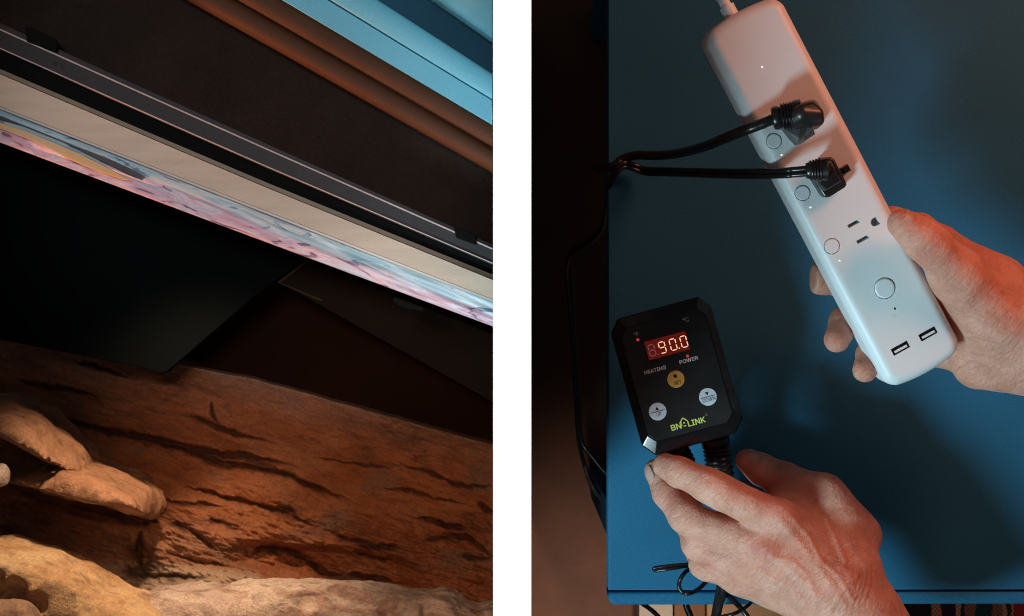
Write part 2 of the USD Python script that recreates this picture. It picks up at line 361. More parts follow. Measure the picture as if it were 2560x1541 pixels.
for x, y in usb:
    f = thing  # port: metal rim, tongue and contacts
    o = sbox(x - 23 * k, y - 9.2 * k, x + 23 * k, y + 9.2 * k).difference(sbox(x - 20.8 * k, y - 7 * k, x + 20.8 * k, y + 7 * k))
    m = trimesh.creation.extrude_polygon(o, .0055, engine='earcut'); m.apply_translation([0, 0, -.0057]); pp = obj('usb_port', S.put(m), m_slot, ps)
    b = trimesh.creation.box((41 * k, 15 * k, .0004)); b.apply_translation([x, y, -.0055]); obj('port_back', S.put(b), m_metal, pp)
    b = trimesh.creation.box((36 * k, 6 * k, .004)); b.apply_translation([x + .6 * k, y - 2.6 * k, -.0026]); obj('tongue', S.put(b), m_white_plastic, pp)
    for j in range(4):
        b = trimesh.creation.box((4.5 * k, 4.2 * k, .003)); b.apply_translation([x + (-13 + 9 * j) * k, y + 2.4 * k, -.0030]); obj('contact', S.put(b), m_slot, pp)
gx, gy = sl(1839, 36)
gl = trimesh.creation.cylinder(radius=19 * k, height=62 * k, sections=32); gl.apply_transform(trimesh.transformations.rotation_matrix(math.pi / 2, [1, 0, 0])); gl.apply_translation([gx, SL / 2 + 10 * k, -.012])
obj('cable_gland', S.put(gl), m_white_plastic, ps, smooth=40)
c0 = S.w(gx, SL / 2 + 36 * k, -.012); c1 = S.w(gx - 6 * k, SL / 2 + 90 * k, -.013); c2 = S.w(gx - 34 * k, SL / 2 + 190 * k, -.03); c3 = S.w(gx - 90 * k, SL / 2 + 330 * k, -.06)
obj('cable', tube(spline([c0, c1, c2, c3], 10), 14.5 * k), m_white_plastic, ps)

# ------------------------------------------------------------------ two black plugs with their cords
def local_hull(pts, z0, z1, inset=0, chamfer=0):
    pg = Polygon([S.loc(u, v) for u, v in pts]).convex_hull if inset == 0 else Polygon([S.loc(u, v) for u, v in pts])
    return prism(pg, z0, z1, chamfer, 3)
pl = thing('power_plug', 'black plug with ribbed round collar, upper of two in white strip', 'plug')
# block: hexagonal lower body and domed head, straight off the face of the strip
h = m3.Manifold.batch_hull([m3.Manifold.sphere(r_, 28).translate(list(map(float, S.w(*S.loc(u, v, z), z)))) for (u, v, z, r_) in ((2026, 272, .019, .0042), (2040, 286, .020, .0045), (2044, 300, .016, .0040), (2004, 284, .021, .0060), (2012, 300, .019, .0040), (1990, 292, .016, .0075), (2036, 308, .004, .0040), (2030, 266, .004, .0040), (1985, 300, .003, .0060))])
obj('head', frommani(h), m_black, pl, smooth=45)
blk = Polygon([S.loc(u, v, .013) for u, v in ((1964, 319), (2012, 298), (2038, 335), (1999, 361), (1985, 347))])
obj('lower_body', S.put(prism(blk.buffer(.0002), .0, .0155, .0032, 1)), m_grey_plug, pl, smooth=20)
A, B = P(1931, 297, .912), P(2005, 283, .908); ax = (B - A) / np.linalg.norm(B - A)
def lathe(A, B, prof, n=28):
    """Rings of a radius along the axis A-B: prof = (fraction, radius)."""
    return tube([A + (B - A) * t for t, _ in prof], [r_ for _, r_ in prof], n)
prof = [(0, .003), (.001, .0062), (.05, .0072), (.20, .0074), (.27, .0066), (.30, .0064)]
for j in range(4):
    t = .31 + j * .10; prof += [(t, .0072), (t + .03, .0083), (t + .05, .0084), (t + .085, .0074)]
prof += [(.75, .0085), (1, .0085)]
obj('ribbed_collar', lathe(A, B, prof), m_black_rubber, pl, smooth=50)
cord1 = [(1942, 294, .911), (1905, 310, .913), (1859, 327, .920), (1810, 347, .945), (1763, 366, .985), (1700, 383, 1.035), (1648, 389, 1.066), (1590, 389, 1.083), (1556, 399, 1.088), (1535, 416, 1.09), (1512, 420, 1.12), (1502, 424, 1.20), (1496, 424, 1.32), (1490, 420, 1.45)]
obj('cord', pxtube(cord1, .0033), m_black_rubber, pl)
p2 = thing('power_plug', 'black flat plug with square base, lower of two in white strip', 'plug')
base = Polygon([S.loc(u, v, .008) for u, v in ((2050, 398), (2058, 394), (2078, 393), (2085, 397), (2114, 452), (2117, 463), (2113, 469), (2075, 493), (2065, 494), (2058, 490), (2030, 444))])
obj('base', S.put(prism(base, .0, .009, .0016, 3)), m_black, p2, smooth=30)
top = Polygon([S.loc(u, v, .018) for u, v in ((2049, 407), (2080, 402), (2105, 454), (2066, 478), (2036, 444))])
obj('grip', S.put(prism(top, .009, .019, .003, 2)), m_black_rubber, p2, smooth=25)
nb = Polygon([S.loc(u, v) for u, v in ((2099, 421), (2114, 411), (2123, 427), (2106, 436))]); obj('latch', S.put(prism(nb, .0, .006, .001, 2)), m_black, p2)
A, B = P(2015, 428, .906), P(2066, 424, .905)
prof = [(0, .003), (.001, .0046), (.15, .0050)]
for j in range(4): prof += [(.2 + j * .14, .0060 + j * .0004), (.27 + j * .14, .0062 + j * .0004), (.29 + j * .14, .0052 + j * .0004), (.33 + j * .14, .0052 + j * .0004)]
prof += [(1, .007)]
obj('strain_relief', lathe(A, B, prof), m_black_rubber, p2, smooth=50)
cord2 = [(2030, 427, .906), (1985, 431, .910), (1956, 433, .915), (1880, 435, .945), (1804, 434, .99), (1730, 432, 1.035), (1666, 430, 1.07), (1614, 428, 1.088), (1582, 417, 1.0885), (1560, 413, 1.084), (1540, 430, 1.085), (1524, 462, 1.10), (1516, 512, 1.13), (1509, 560, 1.16), (1487, 593, 1.19), (1452, 618, 1.22), (1424, 640, 1.25), (1418, 700, 1.30), (1432, 850, 1.36), (1440, 1000, 1.40), (1446, 1095, 1.42), (1462, 1165, 1.43), (1484, 1222, 1.43), (1530, 1280, 1.43)]
c2 = spline([P(*q) for q in cord2], 10)
obj('cord', cat(tube(c2 + [0, .00155, .0003], .00175, 12), tube(c2 - [0, .00155, .0003], .00175, 12)), m_black_rubber, p2)
tag(obj('cable', pxtube([(1425, 640, 1.30), (1438, 850, 1.36), (1447, 1000, 1.40), (1453, 1098, 1.42), (1484, 1146, 1.42), (1524, 1192, 1.42), (1600, 1260, 1.42)], .0023), m_black_rubber), 'thin black cable hanging in the dark left of the blue table', 'cable')

# ------------------------------------------------------------------ thermostat
DTh = 1.008
Tf = Frame(1692.6, 940.9, DTh, math.radians(15.3), tx=math.radians(-2), ty=math.radians(-2.5))
kt = Tf.k / 3.3725                                             # metres per close-up pixel
def D(x, y): return ((x - 430) * kt, -(y - 890) * kt)
def octo(x0, x1, y0, y1, cx, cy, q=14):
    c = [(x0 + cx, y0), (x1 - cx, y0), (x1, y0 + cy), (x1, y1 - cy), (x1 - cx, y1), (x0 + cx, y1), (x0, y1 - cy), (x0, y0 + cy)]
    c = np.array([D(*p) for p in c])[::-1]; out = []
    for i in range(8):
        a, b, e = c[i - 1], c[i], c[(i + 1) % 8]; u1 = (a - b) / np.linalg.norm(a - b); u2 = (e - b) / np.linalg.norm(e - b); r_ = q * kt
        p1, p3 = b + u1 * r_, b + u2 * r_; out += [p1, .25 * p1 + .5 * b + .25 * p3, p3]
    return np.array(out)
def loft(rings):
    L = len(rings[0][0]); v = np.vstack([np.c_[p, np.full(L, z)] for p, z in rings]); f = []
    for a in range(len(rings) - 1):
        for i in range(L):
            j, o = (i + 1) % L, a * L; f += [[o + i, o + j, o + L + j], [o + i, o + L + j, o + L + i]]
    import mapbox_earcut as ear
    tri = ear.triangulate_float64(np.ascontiguousarray(v[-L:, :2]), np.array([L], np.uint32)).reshape(-1, 3)
    tri0 = ear.triangulate_float64(np.ascontiguousarray(v[:L, :2]), np.array([L], np.uint32)).reshape(-1, 3)
    f = np.vstack([f, tri + (len(rings) - 1) * L, tri0[:, ::-1]]); return trimesh.Trimesh(v, f, process=False)
th = thing('thermostat', 'black thermostat with red 90.0 display held between fingers above the blue table', 'thermostat')
outer, mid, inner = (-8, 868, 290, 1490, 88, 108), (0, 860, 298, 1482, 86, 106), (52, 806, 376, 1388, 70, 76)
obj('case', Tf.put(loft([(octo(*outer), -.026), (octo(*outer), -.0044), (octo(*mid, 12), -.0031), (octo(*inner, 12), -.0006), (octo(58, 800, 382, 1382, 68, 74, 12), 0)])), m_black_gloss, th, smooth=18)
fp = prism(Polygon(octo(66, 792, 392, 1372, 62, 68, 10)), 0, .0005, .0002, 2); obj('face_plate', Tf.put(fp), m_black, th)
zf = .0005
x0, y0 = D(240, 540); x1, y1 = D(597, 700)
dw = obj('display', Tf.put(prism(sbox(x0, y1, x1, y0), zf, zf + .00025)), m_window, th)
segs = {'a': (0, 0, 1, 0), 'b': (1, 0, 1, .5), 'c': (1, .5, 1, 1), 'd': (0, 1, 1, 1), 'e': (0, .5, 0, 1), 'f': (0, 0, 0, .5), 'g': (0, .5, 1, .5)}
def digit(xa, on, mat_, ya=577, w=50, hh=94):
    ms = []
    for s_ in on:
        a0, b0, a1, b1 = segs[s_]; e = 6
        X0, Y0, X1, Y1 = xa + a0 * w, ya + b0 * hh, xa + a1 * w, ya + b1 * hh
        L_ = math.hypot(X1 - X0, Y1 - Y0); X0, X1 = X0 + (X1 - X0) / L_ * e, X1 - (X1 - X0) / L_ * e; Y0, Y1 = Y0 + (Y1 - Y0) / L_ * e, Y1 - (Y1 - Y0) / L_ * e
        ms.append(bar(*D(X0, Y0), *D(X1, Y1), 8.5 * kt, zf + .00025, zf + .0004))
    return obj('digit', Tf.put(cat(*ms)), mat_, dw)
digit(260, 'abcdefg', m_digit_off); digit(350, 'abcdfg', m_digit); digit(444, 'abcdef', m_digit); digit(537, 'abcdef', m_digit)
obj('decimal_point', Tf.put(disc(*D(511, 668), 6 * kt, zf + .0002, zf + .0004, n=14)), m_digit, dw)
obj('decimal_point', Tf.put(disc(*D(325, 673), 5 * kt, zf + .0002, zf + .0004, n=14)), m_digit_off, dw)
def print_(name, t, x, y, h, mat_=m_print, width=None, parent=th, z=zf, center=False, bold=False):
    X, Y = D(x, y); return obj(name, Tf.put(words(t, X, Y, h * kt, z, .00012, width and width * kt, center, bold)), mat_, parent, smooth=False)
print_('printed_text', 'HEATING', 168, 806, 30, width=188, bold=True); print_('printed_text', 'POWER', 476, 800, 31, width=161, bold=True)
print_('printed_text', '°F', 171, 474, 31, width=40); print_('printed_text', '°C', 600, 470, 36, width=52)
for x, y in ((193.4, 507), (560, 750)): obj('indicator_light', Tf.put(disc(*D(x, y), 12.5 * kt, zf, zf + .0008, .0004, 18)), m_led_red, th)
bs = obj('set_button', Tf.put(disc(*D(414, 911.6), 73 * kt, zf, zf + .0006, .0003)), m_amber, th)
obj('printed_dot', Tf.put(disc(*D(414, 884), 16 * kt, zf + .0006, zf + .0007, n=18)), m_ink, bs); print_('printed_text', 'SET', 418, 958, 29, m_ink, 64, bs, zf + .0006, True, True)
for nm, t, x, y, sgn in (('up_button', 'UP', 193.5, 1134, 1), ('down_button', 'DOWN', 632.6, 1124.8, -1)):
    bb = obj(nm, Tf.put(disc(*D(x, y), 75 * kt, zf, zf + .0006, .0003)), m_pale_button, th); z = zf + .0006
    X, Y = D(x, y - 27); e = 16 * kt
    obj('printed_arrow', Tf.put(prism(Polygon([(X - e, Y - sgn * e * .9), (X + e, Y - sgn * e * .9), (X, Y + sgn * e * .9)]).buffer(0), z, z + .0001)), m_ink, bb)
    obj('printed_line', Tf.put(bar(*D(x - 60, y - 1), *D(x + 60, y - 1), 6 * kt, z, z + .0001)), m_ink, bb)
    print_('printed_text', t, x, y + 39, 30, m_ink, 108 if t == 'DOWN' else 42, bb, z, True)
lg = print_('logo', 'BN', 259, 1322, 47, m_lime, 88, bold=True); print_('logo_text', 'LINK', 405, 1324, 47, m_lime, 150, bold=True)
hs = [bar(*D(348, 1276), *D(381, 1240), 9 * kt, zf, zf + .00012), bar(*D(381, 1240), *D(414, 1276), 9 * kt, zf, zf + .00012), bar(*D(358, 1268), *D(358, 1306), 7 * kt, zf, zf + .00013), bar(*D(370, 1310), *D(394, 1310), 8 * kt, zf, zf + .00013), disc(*D(382, 1284), 7 * kt, zf, zf + .0001, n=12)]
obj('logo_house', Tf.put(cat(*hs)), m_lime, th); X, Y = D(581, 1268)
obj('logo_mark', Tf.put(cat(ring(X, Y, 8 * kt, 11 * kt, zf, zf + .0001), words('R', X, Y - 5 * kt, 10 * kt, zf, .0001, center=True))), M('dim_lime', (.13, .16, .05)), th)
# cord sleeves below the case
for (pts, r_) in ((((1787, 1095, 1.028), (1796, 1150, 1.030), (1806, 1230, 1.032), (1812, 1330, 1.035)), .0098), (((1690, 1120, 1.030), (1712, 1160, 1.033), (1730, 1230, 1.036), (1760, 1330, 1.040)), .0080)):
    c = spline([P(*q) for q in pts], 16); rr = np.full(len(c), r_ * .90); rr[::3] = r_; rr[:5] = r_; rr = np.where(np.arange(len(c)) > 34, r_ * .5, rr)
    obj('cord_sleeve', tube(c, rr, 20), m_black_rubber, th, smooth=40)
for pts, r_ in ((((1812, 1330, 1.035), (1805, 1420, 1.040), (1796, 1480, 1.050), (1789, 1515, 1.060), (1778, 1580, 1.090), (1760, 1680, 1.140)), .0021), (((1760, 1330, 1.040), (1785, 1420, 1.040), (1808, 1475, 1.040), (1800, 1510, 1.050), (1790, 1560, 1.060), (1770, 1680, 1.100)), .0024)):
    obj('cord', pxtube(pts, r_), m_black_rubber, th)
cb = thing('cable_bundle', 'loops of thin black cable hanging out below the lower hand', 'cables')
for pts, r_ in ((((1790, 1390, 1.05), (1738, 1408, 1.045), (1680, 1414, 1.035), (1642, 1419, 1.035), (1634, 1423, 1.036), (1642, 1427, 1.036), (1680, 1422, 1.034), (1730, 1414, 1.045), (1790, 1404, 1.05)), .00115),
                (((1760, 1408, 1.05), (1722, 1424, 1.045), (1704, 1443, 1.034), (1697, 1464, 1.036), (1705, 1480, 1.036), (1722, 1484, 1.034), (1744, 1474, 1.045), (1765, 1455, 1.05), (1790, 1420, 1.055)), .00150),
                (((1890, 1450, 1.06), (1880, 1500, 1.055), (1862, 1520, 1.05), (1835, 1535, 1.03), (1790, 1550, 1.04), (1760, 1600, 1.05)), .0013),
                (((1790, 1440, 1.06), (1812, 1480, 1.055), (1840, 1508, 1.045), (1868, 1541, 1.04), (1900, 1590, 1.04)), .0019),
                (((1560, 1480, 1.30), (1618, 1518, 1.30), (1645, 1541, 1.30), (1700, 1600, 1.3)), .0020),
                (((1700, 1440, 1.28), (1716, 1515, 1.28), (1727, 1545, 1.28), (1740, 1620, 1.28)), .0028)):
    obj('cable_loop', pxtube(pts, r_, 12), m_black_rubber, cb)

# ================================================================== LEFT HALF: rails, hood and track above a rock background
def uR(d, gap=.0012): return 1280 - (XW + gap) / PX(d)
def line(*pts):
    us, vs = [p[0] for p in pts], [p[1] for p in pts]
    def f(u):
        if u < us[0]: return vs[0] + (u - us[0]) * (vs[1] - vs[0]) / (us[1] - us[0])
        if u > us[-1]: return vs[-1] + (u - us[-1]) * (vs[-1] - vs[-2]) / (us[-1] - us[-2])
        return float(np.interp(u, us, vs))
    return f
def strip_between(top, bot, d, thick, bevel=0, u0=-90, u1=None, steps=3):
    u1 = uR(d) if u1 is None else u1
    us = np.linspace(u0, u1, 8)
    pg = pxpoly([(u, top(u)) for u in us] + [(u, bot(u)) for u in us[::-1]], d)
    return prism(pg.simplify(1e-5), H - d - thick, H - d, bevel, steps)
def off(l, dv): return lambda u: l(u) + dv
l_top = line((0, 57), (640, 346), (1233, 612)); l_p1 = line((0, 74), (640, 361), (1233, 623)); l_p2 = line((0, 121), (640, 405), (1233, 659))
l_b0 = line((0, 173), (640, 446), (1233, 688)); l_b1 = line((0, 274), (600, 510), (1233, 757)); l_f1 = line((0, 356), (600, 581), (1233, 816))
l_blue = line((705, 0), (1233, 313)); l_gro = line((820, 0), (1233, 252)); l_blu2 = line((935, 0), (1233, 192)); l_dk = line((1090, 0), (1233, 100))
l_r0 = line((600, 10), (1233, 372)); l_r1 = line((600, 73), (1233, 429))

m_hood = M('hood_brown', (.022, .014, .011), (.016, .010, .008), spec=.12, rough=.85, grain=.4, nscale=25, bump=.3, bscale=300)
m_channel = M('channel_grey', (.034, .030, .033), (.029, .026, .028), spec=.25, rough=.6, grain=.25, nscale=60)
m_edge = M('pale_edge', (.55, .42, .42), (.45, .34, .34), rough=.5, nscale=80)  # pale pink painted in for the light along the channel edges
m_beige = M('beige_strip', (.62, .48, .375), (.55, .425, .33), rough=.6, grain=.08, nscale=18, stretch=((1, 8, 1), (0, 0, .4)), bump=.15, bscale=120)
m_rail = M('orange_rail', (.082, .032, .016), (.068, .027, .013), rough=.7, spec=.2, grain=.15, nscale=30)
m_tinted_board = M('cyan_tinted_board', (.115, .45, .61), (.10, .41, .57), rough=.55, grain=.08, nscale=14)  # blue put into the colour for cyan light on a white board
m_navy = M('navy_board', (.020, .085, .145), (.016, .07, .12), spec=.08, rough=.7, grain=.15, nscale=14)
m_aqua = M('aqua_board', (.20, .50, .56), (.09, .30, .42), rough=.5, nscale=9, lo=.4, hi=.7)

hood = prism(pxpoly([(-200, -200)] + [(1120, -200), (uR(1.13), 420)] + [(uR(1.13), l_top(uR(1.13)) + 30), (600, l_top(600) + 30), (-200, l_top(-200) + 30)], 1.13), H - 1.13 - .01, H - 1.13)
tag(obj('hood_panel', hood, m_hood), 'dark brown flat panel between the orange rails and the grey metal channel', 'panel')
ch = thing('metal_channel', 'dark grey metal channel with two edges painted pale pinkish as if lit, and black clips', 'metal channel')
obj('channel', strip_between(l_top, off(l_p2, 4), 1.085, .02, .001), m_channel, ch)
obj('painted_lit_edge', strip_between(off(l_p1, -2.2), off(l_p1, 2.6), 1.083, .0019, .0005, steps=2), m_edge, ch)
obj('painted_lit_edge', strip_between(off(l_p2, -1.5), off(l_p2, 1.7), 1.083, .0019, .0003, steps=2), m_edge, ch)
for pts in ([(62, 70), (72, 66), (136, 97), (142, 108), (140, 130), (66, 104)], [(1134, 566), (1192, 588), (1190, 612), (1140, 594)]):
    obj('clip', prism(pxpoly(pts, 1.079), H - 1.085, H - 1.079, .001, 2), m_black_matt, ch)
for pts in ([(134, 151), (143, 155), (141, 167), (133, 163)], [(151, 158), (161, 162), (158, 175), (149, 170)]):
    obj('screw_slot', prism(pxpoly(pts, 1.0845), H - 1.085, H - 1.0845), m_slot, ch)
tag(obj('gasket', strip_between(off(l_p2, 4.5), off(l_b0, -1), 1.10, .012), m_black_matt), 'black rubber gasket strip between grey channel and beige strip', 'gasket')
bg = thing('beige_strip', 'wide beige matt strip with a darker rounded groove along its upper side', 'strip')
obj('strip', strip_between(off(l_b0, 13), off(l_b1, -8), 1.092, .02), m_beige, bg)
obj('upper_lip', strip_between(l_b0, off(l_b0, 11), 1.096, .015), M('beige_dark', (.22, .17, .12), (.18, .14, .10), rough=.6), bg)
obj('lower_lip', strip_between(off(l_b1, -7), off(l_b1, -1), 1.0925, .016), M('pale_lip', (.50, .46, .43), rough=.4), bg)

# film under the strip: thin wavy sheet, glass reflections painted on as swirls
def reflection_paint():
    ang = math.atan2(235, 633)
    n = {'g': ('geometry', {}), 'mp': ('mapping', {'mapping_type': 'point', 'rotation': (0, 0, ang), 'scale': (1, 1, 1)}), 'mq': ('mapping', {'mapping_type': 'point', 'scale': (11, 60, 11)}),
         'n1': ('noise_texture', {'scale': 1.0, 'detail': 5, 'distortion': 1.4}), 'n2': ('noise_texture', {'scale': 2.1, 'detail': 4, 'distortion': 2.2}),
         'r1': ('rgb_ramp', {'ramp': [(0, (.06, .13, .19)), (.36, (.22, .42, .52)), (.45, (.45, .56, .60)), (.50, (.34, .52, .60)), (.56, (.60, .64, .66)), (.62, (.42, .58, .64)), (.72, (.58, .48, .54)), (1, (.50, .40, .46))]}),
         'r2': ('rgb_ramp', {'ramp': [(0, (.04, .14, .30)), (.37, (.10, .24, .42)), (.41, (.9, .95, 1)), (1, (.9, .95, 1))]}),
         't': ('attribute', {'attribute': 'tint'}), 'm1': ('mix_color', {'blend_type': 'mix'}), 'm2': ('mix_color', {'blend_type': 'multiply', 'fac': .8}),
         'pk': ('rgb_ramp', {'ramp': [(0, (.56, .24, .32)), (.38, (.68, .36, .44)), (.50, (.66, .46, .55)), (.56, (.74, .62, .68)), (.62, (.50, .54, .64)), (.70, (.66, .42, .50)), (1, (.6, .52, .58))]}),
         'sx': ('separate_xyz', {}), 'b': ('bump', {'strength': .5, 'distance': .002}),
         'p': ('principled_bsdf', {'roughness': .38, 'specular_ior_level': .4})}
    L = [('g.position', 'mp.vector'), ('mp.vector', 'mq.vector'), ('mq.vector', 'n1.vector'), ('mq.vector', 'n2.vector'), ('n1.fac', 'r1.fac'), ('n2.fac', 'pk.fac'), ('t.vector', 'sx.vector'), ('sx.x', 'm1.fac'), ('r1.color', 'm1.a'), ('pk.color', 'm1.b'),
         ('n2.fac', 'r2.fac'), ('m1.result', 'm2.a'), ('r2.color', 'm2.b'), ('m2.result', 'p.base_color'), ('n1.fac', 'b.height'), ('b.normal', 'p.normal')]
    return usdkit.material(stage, LK + '/painted_reflection', n, L, surface='p.BSDF')
def film():
    nu, nv, d0 = 420, 26, 1.104; us = np.linspace(-90, uR(1.10), nu); V, C = [], []
    for u in us:
        a, b = l_b1(u) - 2, l_f1(u)
        for j in range(nv):
            t = j / (nv - 1); v = a + (b - a) * t
            w = .0009 * math.sin(t * 9 + u * .011 + 1.3 * math.sin(u * .006)) + .0006 * math.sin(t * 17 - u * .02) + .0012 * (meshkit.noise(np.array([u * .02, t * 3, 0.])) - .5)
            V.append(P(u, v, d0) + [0, 0, w * math.sin(math.pi * min(1, t * 1.02)) ** .5 if t < .98 else w * .2])
            split = .58 - .10 * math.sin(u * .004) + .16 * (meshkit.noise(np.array([u * .012, 3.1, 0.])) - .5) - .00008 * u
            C.append([1 / (1 + math.exp(-(t - split) * 26)), t, 0])
    V = np.array(V); n = len(V); F = []
    for i in range(nu - 1):
        for j in range(nv - 1):
            q = i * nv + j; F += [[q, q + 1, q + nv + 1], [q, q + nv + 1, q + nv]]
    F = np.array(F); top = V; bot = V - [0, 0, .0012]; E_ = []
    rim = [i * nv for i in range(nu)], [i * nv + nv - 1 for i in range(nu)]
    for r_, s_ in ((rim[0], 1), (rim[1], -1)):
        for a, b in zip(r_[:-1], r_[1:]): E_ += [[a, b, b + n], [a, b + n, a + n]] if s_ > 0 else [[b, a, a + n], [b, a + n, b + n]]
    F = np.vstack([F, F[:, ::-1] + n, E_])
    tri = trimesh.Trimesh(np.vstack([top, bot]), F, process=False)
    if tri.face_normals[0][2] < 0: tri.invert()
    return tri, np.vstack([C, C])
fm, fc = film()
fs = thing('reflection_strip', 'film strip painted pink and blue like reflections in glass, below the beige strip', 'film strip')
obj('film', fm, reflection_paint(), fs, smooth=True, color=fc)
obj('backing', strip_between(off(l_b1, -2), off(l_f1, 1), 1.108, .004), m_edge, fs)
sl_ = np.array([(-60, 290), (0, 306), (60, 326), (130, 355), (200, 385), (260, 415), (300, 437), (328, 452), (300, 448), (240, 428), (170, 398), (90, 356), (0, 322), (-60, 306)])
obj('orange_streak', prism(pxpoly(sl_, 1.098), H - 1.1035, H - 1.098, .0007, 2), M('orange_streak', (.72, .40, .14), (.66, .50, .34), rough=.35, nscale=22), fs)  # orange streak of the painted reflection
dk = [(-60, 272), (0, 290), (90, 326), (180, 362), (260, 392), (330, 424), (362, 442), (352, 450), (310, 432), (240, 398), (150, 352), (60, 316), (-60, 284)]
obj('dark_streak', prism(pxpoly(dk, 1.099), H - 1.1035, H - 1.099, .0007, 2), M('dark_streak', (.05, .045, .055), (.10, .10, .12), rough=.3, nscale=30), fs)  # dark streak of the painted reflection

# boards and rails in the upper right corner
def half_round(top, bot, d, u0=-90, u1=None, depth=.02, n=18, power=1.0):
    """A rail with a rounded face between two edges."""
    u1 = uR(d) if u1 is None else u1
    A0, A1, B0, B1 = P(u0, top(u0), d), P(u1, top(u1), d), P(u0, bot(u0), d), P(u1, bot(u1), d)
    prof = [(0.0, -depth)] + [(.5 - .5 * math.cos(a), depth * .62 * math.sin(a) ** power) for a in np.linspace(0, math.pi, n)] + [(1.0, -depth)]
    v = [a0 + (b0 - a0) * s + [0, 0, z] for a0, b0 in ((A0, B0), (A1, B1)) for s, z in prof]; L = len(prof); f = []
    for i in range(L):
        j = (i + 1) % L; f += [[i, L + i, L + j], [i, L + j, j]]
    for i in range(1, L - 1): f += [[0, i, i + 1], [L, L + i + 1, L + i]]
    m = trimesh.Trimesh(np.array(v), f, process=False); m.fix_normals(); return m
tag(obj('orange_rail', half_round(off(l_r0, -1), l_r1, 1.075, u0=250, power=.6), m_rail, smooth=50), 'orange lit rounded rail next to the dark brown panel, lower of the two', 'rail')
tag(obj('orange_rail', half_round(off(l_blue, -2), off(l_r0, 0), 1.070, u0=380, power=.6), m_rail, smooth=50), 'orange lit rounded rail next to the blue tinted board, upper of the two', 'rail')
bb = thing('tinted_board', 'white board painted pale blue for cyan light, one thin groove along it, upper corner', 'board')
obj('lower_board', strip_between(l_blue, off(l_gro, .7), 1.055, .02, .0006, u0=600), m_tinted_board, bb)
obj('upper_board', half_round(off(l_blu2, -6), off(l_gro, -1.1), 1.056, u0=760, depth=.006, power=.7), m_tinted_board, bb, smooth=60)
tag(obj('navy_board', strip_between(off(l_dk, -14), off(l_blu2, 8), 1.10, .01, 0, u0=800), m_navy), 'dark navy recessed band above the blue tinted board', 'board')
tag(obj('aqua_board', half_round(line((1090, -260), (1233, -170)), l_dk, 1.06, u0=1000, depth=.02), m_aqua, smooth=60), 'glossy aqua board in the far upper corner beyond the navy band', 'board')

# dark panels behind
m_slate = M('slate_panel', (.0026, .0038, .0043), (.0020, .0030, .0034), spec=.03, rough=.9, grain=.3, nscale=12, bump=.2, bscale=300)
m_card = M('brown_card', (.012, .008, .006), (.009, .006, .0045), spec=.05, rough=.9, grain=.3, nscale=20, bump=.2, bscale=200)
m_backp = M('brown_back', (.014, .0055, .0032), (.010, .004, .0025), spec=.04, rough=.9, grain=.3, nscale=7)
tag(obj('slate_panel', prism(pxpoly([(-120, 250), (772, 640), (640, 738), (418, 929), (400, 934), (350, 918), (0, 850), (-120, 836)], 1.29), H - 1.30, H - 1.29, .0012, 2), m_slate), 'dark slate hanging panel with a slanting right edge above the rock wall', 'panel')
cbx = thing('cardboard_box', 'dark brown folded cardboard flap behind the painted reflection film, right of the slate panel', 'box')
obj('flap', prism(pxpoly([(693, 704), (766, 652), (uR(1.31), 838), (uR(1.31), 1010)], 1.31), H - 1.318, H - 1.31, .0008, 2), m_card, cbx)
obj('flap_edge', prism(pxpoly([(692, 706), (767, 650), (770, 655), (700, 707), (806, 750), (804, 754)], 1.309), H - 1.3098, H - 1.309), M('card_edge', (.045, .028, .017), rough=.9, spec=.05), cbx)
obj('side', prism(pxpoly([(500, 700), (693, 690), (1000, 780), (uR(1.475), 900), (uR(1.475), 1190), (837, 1085), (500, 990)], 1.475), H - 1.49, H - 1.475), m_backp, cbx)
tag(obj('bracket', prism(pxpoly([(986, 742), (1062, 770), (1056, 780), (1036, 774), (1020, 774), (996, 764), (980, 752)], 1.115), H - 1.125, H - 1.115, .001, 2), m_black_matt), 'small black bracket below the painted reflection strip', 'bracket')
tag(obj('back_panel', prism(pxpoly([(-150, 500), (uR(1.52), 500), (uR(1.52), 1300), (-150, 1300)], 1.52), H - 1.535, H - 1.52), m_backp), 'plain brown panel behind the rock wall rim', 'panel')

